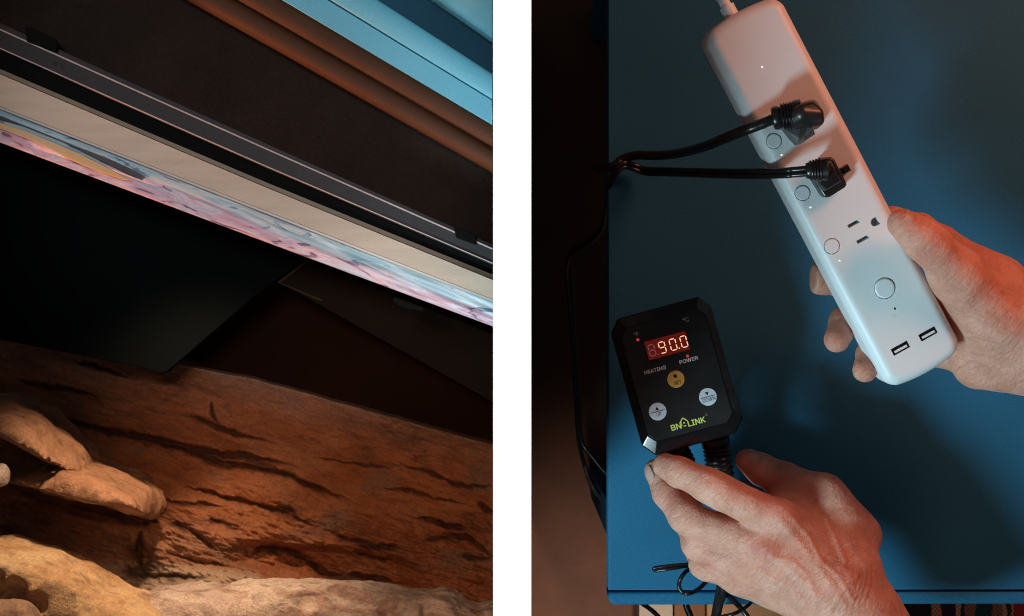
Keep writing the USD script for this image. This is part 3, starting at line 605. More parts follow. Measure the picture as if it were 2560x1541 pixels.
# ------------------------------------------------------------------ rock
def rock_material(name, cols, crack=(.035, .016, .010), nscale=16, bump=.7, fine=420, squash=(1, 2.5, 1), rot=.25):
    n = {'g': ('geometry', {}), 'mr0': ('mapping', {'mapping_type': 'point', 'rotation': (0, 0, rot)}), 'mp': ('mapping', {'mapping_type': 'point', 'scale': squash}), 'n1': ('noise_texture', {'scale': nscale, 'detail': 8, 'roughness': .62, 'distortion': .5}),
         'r1': ('rgb_ramp', {'ramp': cols}), 'n2': ('noise_texture', {'scale': fine, 'detail': 4, 'roughness': .7}), 'r2': ('rgb_ramp', {'ramp': [(0, (.35, .35, .35)), (.38, (.8, .8, .8)), (.55, (1.05, 1.05, 1.05)), (.72, (1.3, 1.28, 1.25)), (1, (1.7, 1.65, 1.6))]}),
         'm': ('mix_color', {'blend_type': 'multiply', 'fac': .8, 'use_clamp_result': False}), 't': ('attribute', {'attribute': 'tint'}), 'sx': ('separate_xyz', {}), 'mc': ('mix_color', {'blend_type': 'mix', 'b': crack}),
         'nb': ('noise_texture', {'scale': fine * .55, 'detail': 6, 'roughness': .7}), 'b': ('bump', {'strength': bump, 'distance': .0036}),
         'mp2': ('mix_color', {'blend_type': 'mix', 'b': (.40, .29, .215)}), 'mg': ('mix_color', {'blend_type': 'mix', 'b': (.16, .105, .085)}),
         'p': ('principled_bsdf', {'roughness': .85, 'specular_ior_level': .25})}
    L = [('g.position', 'mr0.vector'), ('mr0.vector', 'mp.vector'), ('mp.vector', 'n1.vector'), ('n1.fac', 'r1.fac'), ('g.position', 'n2.vector'), ('n2.fac', 'r2.fac'), ('t.vector', 'sx.vector'),
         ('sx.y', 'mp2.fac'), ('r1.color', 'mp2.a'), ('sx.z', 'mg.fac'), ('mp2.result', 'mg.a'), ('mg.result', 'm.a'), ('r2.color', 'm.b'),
         ('sx.x', 'mc.fac'), ('m.result', 'mc.a'), ('mc.result', 'p.base_color'), ('g.position', 'nb.vector'), ('nb.fac', 'b.height'), ('b.normal', 'p.normal')]
    return usdkit.material(stage, f'{LK}/{name}', n, L, surface='p.BSDF')
m_wall = rock_material('rock_wall', [(0, (.07, .032, .022)), (.34, (.18, .064, .032)), (.48, (.27, .092, .038)), (.60, (.31, .122, .056)), (.72, (.22, .10, .07)), (1, (.14, .085, .07))])
m_slab = rock_material('rock_slab', [(0, (.20, .10, .06)), (.4, (.34, .175, .10)), (.6, (.42, .22, .13)), (1, (.48, .29, .19))], nscale=30)
m_sand = rock_material('rock_sand', [(0, (.30, .15, .08)), (.40, (.50, .29, .15)), (.56, (.62, .42, .24)), (1, (.68, .50, .32))], nscale=26)
m_pale = rock_material('rock_pale', [(0, (.10, .065, .055)), (.34, (.24, .15, .125)), (.43, (.48, .33, .27)), (.52, (.64, .54, .47)), (.60, (.54, .40, .36)), (.70, (.70, .66, .64)), (1, (.76, .74, .74))], nscale=26, bump=.9)

CR = [([(95, 1036), (146, 1044), (200, 1060), (255, 1071), (328, 1086), (383, 1100), (437, 1115), (510, 1126), (600, 1135), (655, 1146), (728, 1164), (764, 1178)], 10, .012),
      ([(330, 1090), (400, 1108), (470, 1124), (540, 1150), (620, 1165), (690, 1180), (728, 1192), (764, 1211), (804, 1226), (855, 1244), (895, 1260)], 9, .012),
      ([(600, 1140), (650, 1158), (700, 1172)], 14, .006), ([(380, 1104), (430, 1112), (480, 1122)], 12, .008),
      ([(30, 937), (69, 953), (138, 970), (207, 981), (255, 992)], 7, .010), ([(178, 903), (242, 918), (294, 936), (332, 944)], 5, .006),
      ([(463, 1033), (510, 1051), (547, 1066), (590, 1080), (640, 1096), (690, 1106)], 7, .008), ([(524, 995), (531, 1036), (541, 1060)], 4, .006),
      ([(452, 1220), (528, 1230), (583, 1248), (644, 1262), (684, 1277), (720, 1284), (753, 1299), (800, 1326)], 7, .008), ([(690, 1270), (720, 1276), (745, 1292)], 12, .006),
      ([(390, 1246), (437, 1255), (510, 1262), (583, 1272)], 6, .005), ([(884, 1383), (928, 1390), (986, 1401)], 6, .008),
      ([(738, 1379), (775, 1408), (819, 1434), (892, 1443), (964, 1452), (1018, 1464)], 11, .014), ([(990, 1149), (1019, 1171), (1074, 1179), (1110, 1197), (1165, 1215), (1260, 1220)], 5, .006),  # first entry: shade beneath the ledge, painted dark like the cracks
      ([(1034, 1290), (1081, 1302), (1117, 1315), (1172, 1322)], 6, .008), ([(782, 1142), (851, 1151), (939, 1164), (1001, 1176)], 4, .004), ([(939, 1219), (1030, 1230), (1110, 1251), (1190, 1263)], 4, .004),
      ([(819, 1328), (881, 1353), (928, 1364), (1019, 1368)], 10, .008), ([(1052, 1352), (1110, 1343), (1168, 1340), (1240, 1398)], 8, .008), ([(1150, 1390), (1240, 1402)], 7, .006),
      ([(620, 1392), (660, 1370), (720, 1372), (770, 1400), (800, 1425)], 13, .010), ([(410, 1308), (440, 1312), (480, 1330), (520, 1360), (545, 1378)], 7, .007), ([(400, 1392), (460, 1396), (520, 1410), (600, 1420)], 3, .004),
      ([(330, 1440), (400, 1437), (470, 1440), (530, 1446)], 7, .010), ([(1190, 1255), (1250, 1290)], 7, .007), ([(350, 1320), (345, 1370), (352, 1420)], 13, .012), ([(600, 1330), (560, 1310), (500, 1300)], 5, .004)]
def rock_wall():
    st = 2.6; us = np.arange(-90, 1262, st); vs = np.arange(815, 1640, st); U, V = np.meshgrid(us, vs, indexing='ij')
    top = np.interp(U, [-90, 0, 200, 415, 640, 837, 1232, 1300], [822, 836, 876, 905, 948, 1003, 1112, 1130])
    jit = 22 * (meshkit.fbm(np.stack([U * .018, V * .018, U * 0], -1), 4, 3) - .5)
    jit2 = 9 * (meshkit.fbm(np.stack([U * .07, V * .07, U * 0], -1), 3, 23) - .5)
    dark, dep = np.zeros_like(U), np.zeros_like(U)
    for pts, w, dp in CR:
        p = np.array(pts, float); best, frac = np.full(U.shape, 1e9), np.zeros(U.shape); ln = np.r_[0, np.cumsum(np.linalg.norm(np.diff(p, axis=0), axis=1))]; ln /= ln[-1]
        Uj, Vj = U + jit * .7, V + jit * .8 + jit2
        for m_, (a, b) in enumerate(zip(p[:-1], p[1:])):
            e = b - a; t = np.clip(((Uj - a[0]) * e[0] + (Vj - a[1]) * e[1]) / (e @ e), 0, 1)
            q = np.hypot(Uj - a[0] - t * e[0], Vj - a[1] - t * e[1]); up = (Vj - a[1] - t * e[1]) < 0
            q = np.where(up, q * 1.35, q * .85); near = q < best; frac = np.where(near, ln[m_] + t * (ln[m_ + 1] - ln[m_]), frac); best = np.minimum(best, q)
        tap = np.clip(np.sin(np.pi * np.clip(frac, .02, .98)), 0, 1) ** .6
        wv = w * tap * (.25 + 1.5 * meshkit.fbm(np.stack([U * .035, V * .035, U * 0 + w], -1), 3, 7)); s = np.exp(-(best / np.maximum(wv, .6)) ** 2) * np.clip(tap * 1.6, 0, 1)
        dep = np.maximum(dep, s * dp * 1.1 * tap); dark = np.maximum(dark, np.clip(s * (.55 + 1.0 * meshkit.fbm(np.stack([U * .06, V * .06, U * 0 + dp * 900], -1), 3, 17)) - .1, 0, .82))
    f1 = meshkit.fbm(np.stack([U * .004, V * .009 - U * .0022, U * 0], -1), 5, 1); f2 = meshkit.fbm(np.stack([U * .022, V * .04 - U * .01, U * 0], -1), 5, 2)
    # strata: beds that step forward and dip to the right
    bed = (V - .24 * U + 60 * (f1 - .5)) / 74.0; fr = bed - np.floor(bed); step = np.where(fr < .82, fr / .82, (1 - fr) / .18)
    low = np.clip((V - 1240) / 120, 0, 1); ledge = np.interp(U, [330, 600, 702, 906, 1012, 1060, 1300], [1420, 1346, 1357, 1364, 1393, 1420, 1470])
    d = 1.455 - .06 * np.clip((V - 900) / 600, 0, 1.2) - .022 * (f1 - .5) - .007 * (f2 - .5) * (1 + 1.6 * low) - .003 * step + dep
    rid = 1 - np.abs(2 * meshkit.fbm(np.stack([U * .010, (V - .24 * U) * .055, U * 0], -1), 4, 31) - 1); fine = meshkit.fbm(np.stack([U * .09, (V - .24 * U) * .16, U * 0], -1), 4, 33)
    d += .0055 * (rid - .5) * (.25 + 1.2 * low) + .0032 * (fine - .5) * (.7 + low); dark = np.maximum(dark, .55 * np.clip((rid - .86) * 7, 0, 1) * np.clip(3 * (f1 - .42), 0, 1))
    d += .022 * np.clip((V - ledge) / 22, 0, 1) * np.clip((ledge + 95 - V) / 40, 0, 1) * np.clip((U - 560) / 60, 0, 1) * np.clip((1080 - U) / 80, 0, 1)
    d -= .04 * np.clip((V - 1410) / 90, 0, 1) * np.clip((700 - U) / 260, 0, 1) * np.clip((U - 380 + 3 * jit) / 60, 0, 1)
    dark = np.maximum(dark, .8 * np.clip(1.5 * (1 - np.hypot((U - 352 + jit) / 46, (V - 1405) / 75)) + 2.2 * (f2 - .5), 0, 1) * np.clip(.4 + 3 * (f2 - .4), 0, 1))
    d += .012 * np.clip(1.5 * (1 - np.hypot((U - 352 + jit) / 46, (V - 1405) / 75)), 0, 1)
    rim = np.clip((top - V + jit * .25) / 14, 0, 1); d += rim * .075
    d += .012 * np.clip(1 - np.abs(V - top - 16) / 16, -1, 0) * 0
    s = PX(1.0) * d; pts = np.stack([(U - 1280) * s, (770.5 - V) * s, H - d], -1)
    pts[..., 0] = np.minimum(pts[..., 0], -XW - .001)
    pale = np.clip((V - np.interp(U, [300, 420, 640, 700, 760, 1250], [1395, 1400, 1420, 1480, 1560, 1600])) / 26, 0, 1) * .85 + .25 * np.clip((V - 1270) / 100, 0, 1) * np.clip((700 - U) / 200, 0, 1)
    # thin pale rim and greyish stains
    pale = np.maximum(pale, .55 * np.exp(-((V - top - 3) / 4.0) ** 2) * (.4 + meshkit.noise(np.stack([U * .05, V * .05, U * 0], -1), 5)))
    st_ = np.zeros_like(U)
    for (a, b, rx, ry, amt) in ((345, 1134, 26, 14, .85), (404, 1136, 10, 18, .4), (305, 1182, 14, 10, .6), (950, 1200, 60, 45, .55), (260, 1135, 22, 14, .4), (830, 1310, 60, 40, .7), (1200, 1190, 60, 60, .6), (710, 1240, 12, 40, .25), (1150, 1400, 110, 36, .6), (760, 1330, 60, 30, .4)):
        st_ = np.maximum(st_, amt * np.clip(1.6 * (1 - np.hypot((U - a) / rx, (V - b + .2 * (U - a)) / ry) + 1.2 * (f2 - .5)), 0, 1))
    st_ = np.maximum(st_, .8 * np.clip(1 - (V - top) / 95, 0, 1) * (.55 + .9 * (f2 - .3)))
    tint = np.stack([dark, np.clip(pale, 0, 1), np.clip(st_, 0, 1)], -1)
    nu, nv = U.shape; n = nu * nv; idx = np.arange(n).reshape(nu, nv)
    a, b, c, e = idx[:-1, :-1].ravel(), idx[1:, :-1].ravel(), idx[1:, 1:].ravel(), idx[:-1, 1:].ravel()
    F = np.vstack([np.c_[a, e, c], np.c_[a, c, b]])
    back = pts.reshape(-1, 3).copy(); back[:, 2] = H - 1.555
    loop = np.concatenate([idx[:, 0], idx[-1, 1:], idx[-2::-1, -1], idx[0, -2:0:-1]]); l2 = np.roll(loop, -1)
    F = np.vstack([F, F[:, ::-1] + n, np.c_[loop, l2, l2 + n], np.c_[loop, l2 + n, loop + n]])
    m = trimesh.Trimesh(np.vstack([pts.reshape(-1, 3), back]), F, process=False)
    if m.face_normals[0][2] < 0: m.invert()
    return m, np.vstack([tint.reshape(-1, 3)] * 2)
rw, rc = rock_wall()
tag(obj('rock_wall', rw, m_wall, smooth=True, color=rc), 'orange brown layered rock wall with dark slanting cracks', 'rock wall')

def stone(name, pts, d, half, rnd, mat_, label, amp=.010, freq=26, tilt=(0, 0), step=.0032, seed=0, pale=0, parent=None, cuts=(), under=None):
    """A solid stone of the given outline at distance d, 2 * half thick, edges rounded, weathered by noise."""
    s = PX(d); p = np.array([P(u, v, d)[:2] for u, v in spline([(*q, 0) for q in pts + [pts[0]]], 6)[:, :2]])
    lo, hi = p.min(0) - .02, p.max(0) + .02; hi[0] = min(hi[0], -XW - .002); n2 = np.ceil((hi - lo) / step).astype(int) + 1
    from PIL import Image, ImageDraw
    im = Image.new('L', (int(n2[0]) * 4, int(n2[1]) * 4)); ImageDraw.Draw(im).polygon([tuple((q - lo) / step * 4) for q in p], fill=255)
    on = np.asarray(im).T > 0; sd = (ndimage.distance_transform_edt(~on) - ndimage.distance_transform_edt(on)) * step / 4
    sd = ndimage.gaussian_filter(sd, 3)[1::4, 1::4][:n2[0], :n2[1]]
    zs = np.arange(-half - .025, half + .025 + step, step); X, Y, Z = np.meshgrid(lo[0] + step * np.arange(n2[0]), lo[1] + step * np.arange(n2[1]), zs, indexing='ij')
    zc = Z - tilt[0] * (X - p[:, 0].mean()) - tilt[1] * (Y - p[:, 1].mean())
    a, b = sd[:, :, None] + rnd, np.abs(zc) - half + rnd
    f = np.minimum(np.maximum(a, b), 0) + np.hypot(np.maximum(a, 0), np.maximum(b, 0)) - rnd
    q = np.stack([X, Y, Z], -1)
    f = f + amp * 1.9 * (meshkit.fbm(q * freq, 5, seed) - .5) + .006 * (meshkit.fbm(q * 130, 4, seed + 9) - .5)
    if under:
        (ua, va), (ub, vb), dd, tz = under; A, B = P(ua, va, dd), P(ub, vb, dd); e = B - A; dn = np.array([e[1], -e[0], 0]); dn /= np.linalg.norm(dn); nn = dn * math.sqrt(1 - tz * tz) + np.array([0, 0, tz])
        o = A - [0, 0, H - d]
        f = np.maximum(f, (q - o) @ nn + .012 * (meshkit.fbm(q * 30, 4, seed + 5) - .5) + .004 * (meshkit.fbm(q * 110, 3, seed + 6) - .5))
    for (u, v, dd, r_) in cuts: f = np.maximum(f, -(np.linalg.norm(q - (P(u, v, dd) - [0, 0, H - d]), axis=-1) - r_))
    V, F = net_from_grid(f, np.array([lo[0], lo[1], zs[0] + H - d]), np.array([step] * 3))
    m = trimesh.Trimesh(V, F, process=False); m = max(m.split(only_watertight=False), key=lambda k_: len(k_.faces))
    V = np.asarray(m.vertices); V[:, 0] = np.minimum(V[:, 0], -XW - .001)
    nz = meshkit.fbm(V * 90, 5, seed + 3); C = np.stack([np.clip((nz - .62) * 4, 0, .45), np.full(len(V), pale), np.clip((.42 - nz) * 4, 0, .55)], 1)
    return tag(obj(name, (V, np.asarray(m.faces)), mat_, parent, smooth=True, color=C), label, None if parent else 'rock')
stone('rock', [(-120, 1000), (0, 1002), (33, 1009), (91, 1034), (146, 1082), (175, 1111), (200, 1148), (214, 1190), (225, 1240), (150, 1268), (-120, 1268)], 1.325, .070, .015, m_slab, 'upper overhanging rock slab at the left edge above the dark hollow', amp=.012, tilt=(0, -.15), seed=2, under=((10, 1096), (196, 1192), 1.258, .20))
stone('rock', [(130, 1160), (203, 1155), (233, 1160), (292, 1180), (346, 1208), (379, 1236), (388, 1264), (384, 1292), (362, 1314), (333, 1330), (200, 1334), (-120, 1332), (-120, 1215), (60, 1190)], 1.343, .070, .016, m_slab, 'rounded rock shelf end with lit top below the upper slab', amp=.010, tilt=(.1, -.1), seed=5, under=((205, 1246), (388, 1292), 1.275, .20))
stone('rock', [(-120, 1340), (0, 1344), (55, 1359), (128, 1381), (182, 1403), (226, 1426), (255, 1452), (299, 1472), (346, 1488), (383, 1508), (425, 1550), (430, 1680), (-120, 1680)], 1.27, .05, .028, m_sand, 'big sandy yellow rock in the lower left corner', amp=.010, seed=8, cuts=((30, 1482, 1.222, .013), (88, 1512, 1.220, .010), (-30, 1466, 1.222, .016)))
stone('rock', [(-120, 1496), (0, 1498), (50, 1496), (80, 1508), (102, 1545), (90, 1640), (-120, 1640)], 1.215, .02, .018, m_slab, 'small pinkish stone in the bottom left corner in front of the sandy rock', amp=.006, seed=11, pale=.5)
stone('rock', [(-60, 1156), (0, 1158), (14, 1172), (18, 1190), (10, 1206), (-60, 1216)], 1.26, .018, .016, m_pale, 'little grey stone at the left edge in front of the dark hollow', amp=.005, seed=13)
stone('rock', [(330, 1492), (400, 1470), (470, 1462), (560, 1464), (650, 1458), (717, 1456), (782, 1454), (850, 1462), (910, 1460), (983, 1469), (1055, 1475), (1128, 1478), (1158, 1503), (1200, 1514), (1262, 1520), (1300, 1700), (330, 1700)], 1.30, .04, .022, m_pale, 'long pale flat rock ledge along the bottom edge', amp=.012, freq=22, seed=17, cuts=((770, 1500, 1.262, .010), (1085, 1530, 1.26, .013)))

# ================================================================== HANDS
def skin_material():
    n = {'g': ('geometry', {}), 't': ('attribute', {'attribute': 'tint'}), 'sx': ('separate_xyz', {}),
         'n1': ('noise_texture', {'scale': 70, 'detail': 5, 'roughness': .6}), 'r1': ('rgb_ramp', {'ramp': [(0, (.44, .19, .125)), (.40, (.59, .285, .20)), (.58, (.68, .35, .26)), (1, (.72, .405, .315))]}),
         'mr': ('mix_color', {'blend_type': 'mix', 'b': (.46, .135, .095)}), 'mc': ('mix_color', {'blend_type': 'mix', 'b': (.30, .11, .075)}),
         'm0': ('mapping', {'mapping_type': 'point', 'rotation': (0, 0, -.80)}), 'mp': ('mapping', {'mapping_type': 'point', 'scale': (.24, 1, .8)}), 'nb': ('noise_texture', {'scale': 430, 'detail': 5, 'roughness': .62, 'distortion': .6}),
         'vb': ('voronoi_texture', {'scale': 620, 'feature': 'f1'}), 'ad': ('math', {'math_type': 'multiply_add', 'value2': .12}), 'b': ('bump', {'strength': 1.0, 'distance': .0016}),
         'p': ('principled_bsdf', {'roughness': .48, 'specular_ior_level': .40, 'subsurface_weight': .35, 'subsurface_radius': (.004, .0015, .0008), 'subsurface_scale': 1.0, 'subsurface_method': 'random_walk'})}
    L = [('g.position', 'n1.vector'), ('n1.fac', 'r1.fac'), ('t.vector', 'sx.vector'), ('sx.x', 'mr.fac'), ('r1.color', 'mr.a'), ('sx.y', 'mc.fac'), ('mr.result', 'mc.a'), ('mc.result', 'p.base_color'),
         ('g.position', 'm0.vector'), ('m0.vector', 'mp.vector'), ('mp.vector', 'nb.vector'), ('g.position', 'vb.vector'), ('vb.distance', 'ad.value1'), ('nb.fac', 'ad.value3'), ('ad.value', 'b.height'), ('b.normal', 'p.normal')]
    return usdkit.material(stage, LK + '/skin', n, L, surface='p.BSDF')
m_skin = skin_material()
m_nail = M('nail', (.60, .38, .31), (.55, .34, .27), rough=.42, spec=.4, nscale=60, sss=.2)

class Hand:
    """Joints in photograph points with their own distance and radius (mm); the skin is one blended surface."""
    def __init__(s, off=0.0): s.groups, s.pads, s.grooves, s.reds, s.palm, s.off, s.sc = [], [], [], [], [], off, 1 + off
    def P(s, u, v, d): return P(u, v, d + s.off)
    def chain(s, pts, k=.004): s.groups.append(([(s.P(u, v, d), r * s.sc / 1000) for u, v, d, r in pts], k))
    def build(s, lo, hi, h, kpalm=.007, kf=.0014):
        def f(p):
            palm = None
            for a, b in s.palm:
                c = cone_sdf(p, a[0], b[0], a[1], b[1]); palm = c if palm is None else smin(palm, c, .012)
            fin = None
            for pts, k in s.groups:
                g = None
                for (a, ra), (b, rb) in zip(pts[:-1], pts[1:]):
                    c = cone_sdf(p, a, b, ra, rb); g = c if g is None else smin(g, c, k)
                fin = g if fin is None else smin(fin, g, kf)
            out = smin(fin, palm, kpalm)
            for c, r, k in s.pads: out = smin(out, np.linalg.norm(p - c, axis=1) - r, k)
            out = out + .0007 * (meshkit.noise(p * 95, 2) - .5) + .0004 * (meshkit.noise(p * 260, 3) - .5)
            near = np.abs(out) < .006
            if near.any():
                q = p[near]; add = np.zeros(len(q))
                for pts, w, dp in s.grooves:
                    for a, b in zip(pts[:-1], pts[1:]):
                        add = np.maximum(add, dp * np.exp(-(np.maximum(cone_sdf(q, a, b, 0, 0), 0) / w) ** 2))
                out[near] += add
            return out
        V, F = surface_net(f, lo, hi, h)
        m = trimesh.Trimesh(V, F, process=False); parts = m.split(only_watertight=False)
        m = max(parts, key=lambda k_: len(k_.faces)) if len(parts) > 1 else m
        trimesh.smoothing.filter_taubin(m, iterations=6)
        V = np.asarray(m.vertices); red, crease = np.zeros(len(V)), np.zeros(len(V))
        for c, r, a in s.reds: red = np.maximum(red, a * np.exp(-(np.linalg.norm(V - c, axis=1) / r) ** 2))
        red = red * (.55 + .9 * meshkit.fbm(V * 160, 3, 4))
        for pts, w, dp in s.grooves:
            for a, b in zip(pts[:-1], pts[1:]): crease = np.maximum(crease, min(.75, dp / .0009) * np.exp(-(np.maximum(cone_sdf(V, a, b, 0, 0), 0) / (w * .9)) ** 2))
        return (V, np.asarray(m.faces)), np.stack([np.clip(red, 0, 1), crease, 0 * red], 1)
    def groove(s, pts, w=.0009, dp=.0008): s.grooves.append(([s.P(*q) for q in pts], w, dp))
    def red(s, u, v, d, r, a=.6): s.reds.append((s.P(u, v, d), r / 1000, a))
def nail(c, along, normal, L, W, R):
    """A curved nail plate: c its centre on the finger, along towards the tip."""
    t = along / np.linalg.norm(along); n = normal - t * (normal @ t); n /= np.linalg.norm(n); b = np.cross(n, t); nu, nv = 11, 13; V = []
    for zoff in (0, -.0007):
        for i in range(nu):
            x = (i / (nu - 1) - .5) * L; wid = W * (1 - .22 * max(0, abs(2 * i / (nu - 1) - 1) - .35) ** 2 * 3)
            for j in range(nv):
                a = (j / (nv - 1) - .5) * wid / R
                V.append(c + t * x + b * R * math.sin(a) + n * (R * math.cos(a) - R + zoff - .35 * x * x / L * (1 if x > 0 else .3)))
    V = np.array(V); F = []; N = nu * nv
    for i in range(nu - 1):
        for j in range(nv - 1):
            q = i * nv + j; F += [[q, q + 1, q + nv + 1], [q, q + nv + 1, q + nv]]
    F = np.array(F); idx = np.arange(N).reshape(nu, nv); loop = np.concatenate([idx[:, 0], idx[-1, 1:], idx[-2::-1, -1], idx[0, -2:0:-1]]); l2 = np.roll(loop, -1)
    m = trimesh.Trimesh(V, np.vstack([F, F[:, ::-1] + N, np.c_[loop, l2, l2 + N], np.c_[loop, l2 + N, loop + N]]), process=False); m.fix_normals(); return m

# ------------------------------------------------------------------ lower hand, back towards us, pinching the thermostat's cords
h = Hand(.04)
h.chain([(1943, 1300, .954, 12.4), (1800, 1229, .946, 10.8), (1770, 1214, .947, 10.4), (1700, 1181, .961, 9.4), (1663, 1165, .971, 8.2)])            # index
h.chain([(1905, 1366, .958, 12.2), (1735, 1305, .965, 10.8), (1714, 1290, .968, 10.6), (1668, 1232, .982, 9.4), (1639, 1176, .992, 7.4)])            # middle
h.chain([(1885, 1416, .963, 11.8), (1760, 1374, .971, 9.5), (1741, 1362, .974, 9.2), (1726, 1312, .994, 9.2), (1712, 1262, 1.006, 8.4)])              # ring
h.chain([(1852, 1445, .974, 10.0), (1772, 1419, .978, 8.8), (1757, 1412, .981, 8.5), (1746, 1380, .994, 8.0), (1745, 1340, 1.004, 7.6)])                # little
h.chain([(2140, 1340, .985, 17.0), (2062, 1236, .982, 12.6), (1955, 1195, .982, 9.8), (1905, 1176, .981, 9.6), (1868, 1152, .980, 7.8)], .006)        # thumb
def J(u, v, d, r): return (h.P(u, v, d), r * h.sc / 1000)
W1, W2 = J(2120, 1530, .955, 19), J(2170, 1530, .966, 21)
for q in (J(1943, 1300, .962, 13.0), J(1905, 1368, .959, 13.2), J(1885, 1418, .963, 12.6), J(1918, 1334, .973, 12.5), J(1886, 1394, .983, 10.5), J(1868, 1434, .987, 9.2), J(1960, 1250, .980, 11)): h.palm.append((q, J(2075, 1480, .956, 18)))
h.palm += [(J(1852, 1445, .974, 10.4), J(2060, 1508, .966, 16)), (J(2000, 1330, .972, 15), J(2090, 1400, .975, 19)), (J(2062, 1250, .985, 12.5), J(2120, 1420, .972, 19)), (J(2075, 1480, .956, 19), J(2135, 1545, .957, 21)), (J(2110, 1420, .968, 20), J(2165, 1550, .966, 21)),
           (J(2100, 1500, .965, 22), J(2160, 1590, .965, 23)), (J(2135, 1545, .957, 21.5), J(2330, 1900, .95, 30)), (J(2165, 1550, .967, 23), J(2360, 1900, .96, 31)), (J(1930, 1400, .975, 14), J(2060, 1440, .975, 20))]
# knuckle heads and pads
for u, v, d, r in ((1945, 1296, .950, 8.5), (1908, 1366, .952, 8.5), (1886, 1416, .957, 7.5)): h.pads.append((h.P(u, v, d), r / 1000, .010))
for c in ((1788, 1232), (1799, 1238), (1811, 1240)): h.groove([(c[0] + 8, c[1] - 24, .938), (c[0] + 1, c[1] - 4, .9355), (c[0] - 13, c[1] + 20, .939)], .0008, .0009)
for c in ((1716, 1296), (1727, 1304), (1738, 1309)): h.groove([(c[0] + 12, c[1] - 22, .960), (c[0] + 3, c[1], .9555), (c[0] - 4, c[1] + 22, .959)], .0008, .0009)
h.groove([(1703, 1194, .962), (1698, 1181, .9595), (1690, 1168, .961)], .0007, .0005)
for c in ((1950, 1172), (1962, 1176), (1940, 1168)): h.groove([(c[0] + 12, c[1] - 14, .974), (c[0], c[1] + 4, .9722), (c[0] - 8, c[1] + 20, .9745)], .0008, .0007)
rg = np.random.default_rng(7)
for i in range(46):                                                                       # fine folds on the back of the hand, towards the wrist
    a = rg.uniform(0, 1); b = rg.uniform(0, 1); u, v = 1950 + 190 * a + 40 * b, 1405 + 120 * b + 30 * a - 60 * a; L_ = rg.uniform(14, 40)
    pts = [(u + L_ * .55 * t + 3 * math.sin(5 * t + i), v - L_ * t, .935) for t in (-.6, -.2, .2, .6)]
    h.foldpts = getattr(h, 'foldpts', []) + [pts]
for u, v, d, r, a in ((1905, 1378, .945, 9, .75), (1897, 1372, .944, 6, .8), (1948, 1308, .948, 9, .6), (1790, 1222, .948, 8, .45), (1725, 1292, .945, 9, .55), (1748, 1368, .951, 8, .45), (1760, 1418, .962, 8, .6), (1665, 1165, .970, 8, .3), (1868, 1425, .949, 9, .35), (1960, 1180, .975, 14, .5), (1880, 1150, .973, 10, .4), (1830, 1470, .96, 12, .35), (1668, 1240, .968, 10, .4)): h.red(u, v, d, r, a)
E0, E1 = P(1600, 1640, .95), P(2440, 1100, .95)
lo = np.array([P(1585, 1660, 1.03)[0], P(1700, 1650, 1.03)[1], H - 1.064]); hi = np.array([P(2310, 1600, .99)[0], P(1700, 1105, .98)[1], H - .956])
hm, hc = h.build(lo, hi, .00125, kf=.0024)
def folds(hm, hc, F_, w, amp):
    """Fine skin folds: follows the surface under each line and sinks it a little."""
    V = hm[0].copy(); n = np.asarray(trimesh.Trimesh(V, hm[1], process=False).vertex_normals); s = np.zeros(len(V)); up = n[:, 2] > .2
    dd = H - V[:, 2]; U_, V_ = 1280 + V[:, 0] / (TX * dd / 1280), 770.5 - V[:, 1] / (TX * dd / 1280)
    for pts in F_:
        p = np.array(pts)[:, :2]; best = np.full(len(V), 1e9)
        for a, b in zip(p[:-1], p[1:]):
            e = b - a; t = np.clip(((U_ - a[0]) * e[0] + (V_ - a[1]) * e[1]) / (e @ e), 0, 1); best = np.minimum(best, np.hypot(U_ - a[0] - t * e[0], V_ - a[1] - t * e[1]))
        s = np.maximum(s, np.exp(-(best / w) ** 2) * up)
    V -= n * (s * amp)[:, None]; hc[:, 1] = np.maximum(hc[:, 1], s * .22); return (V, hm[1]), hc
hm, hc = folds(hm, hc, h.foldpts, 2.4, .00045)
for w_, a_, F_ in ((11, -.0009, [[(1945, 1300), (2010, 1370), (2070, 1450), (2120, 1530)], [(1908, 1368), (1980, 1425), (2050, 1495)], [(1888, 1420), (1960, 1465), (2030, 1520)]]), (6, -.0008, [[(1985, 1300), (2020, 1340), (2050, 1400), (2095, 1440), (2130, 1500)], [(1930, 1395), (1975, 1400), (2020, 1440), (2040, 1500)], [(2060, 1290), (2085, 1340), (2110, 1400)]])):
    tn = hc[:, 1].copy(); hm, hc = folds(hm, hc, F_, w_, a_); hc[:, 1] = tn
lines = [[(2085 + 16 * i, 1535 - 5 * i), (2110 + 14 * i, 1490 - 6 * i), (2130 + 10 * i, 1455 - 8 * i)] for i in range(6)] + [[(1925 + 9 * i, 1478 + 5 * i), (1942 + 9 * i, 1450 + 5 * i), (1955 + 9 * i, 1428 + 5 * i)] for i in range(13)]
hm, hc = folds(hm, hc, lines, 2.6, .0005)
pr = thing('person', 'lower hand, back turned to us, holding the black thermostat from below, bare forearm', 'person', None)
obj('hand', hm, m_skin, pr, smooth=True, color=hc)
def nail_on(u, v, d, r, al, nm, L, W):
    nm = np.array(nm, float); nm -= (nm @ al) * al / (al @ al); nm /= np.linalg.norm(nm); r /= 1000
    return nail(P(u, v, d) + nm * (r + .00015), al, nm, L, W, r * .95)
def pn(u, v, d, du, dv, dd): return P(u + du, v + dv, d + dd) - P(u, v, d)
obj('fingernail', nail_on(1674, 1170, .969 + h.off, 8.84, pn(1674, 1170, .969, -37, -16, .009), (-.30, -.62, .72), .0115, .0120), m_nail, pr)
obj('fingernail', nail_on(1643, 1186, .989 + h.off, 8.0, pn(1643, 1186, .989, -29, -56, .012), (-.80, -.15, .58), .0105, .010), m_nail, pr)
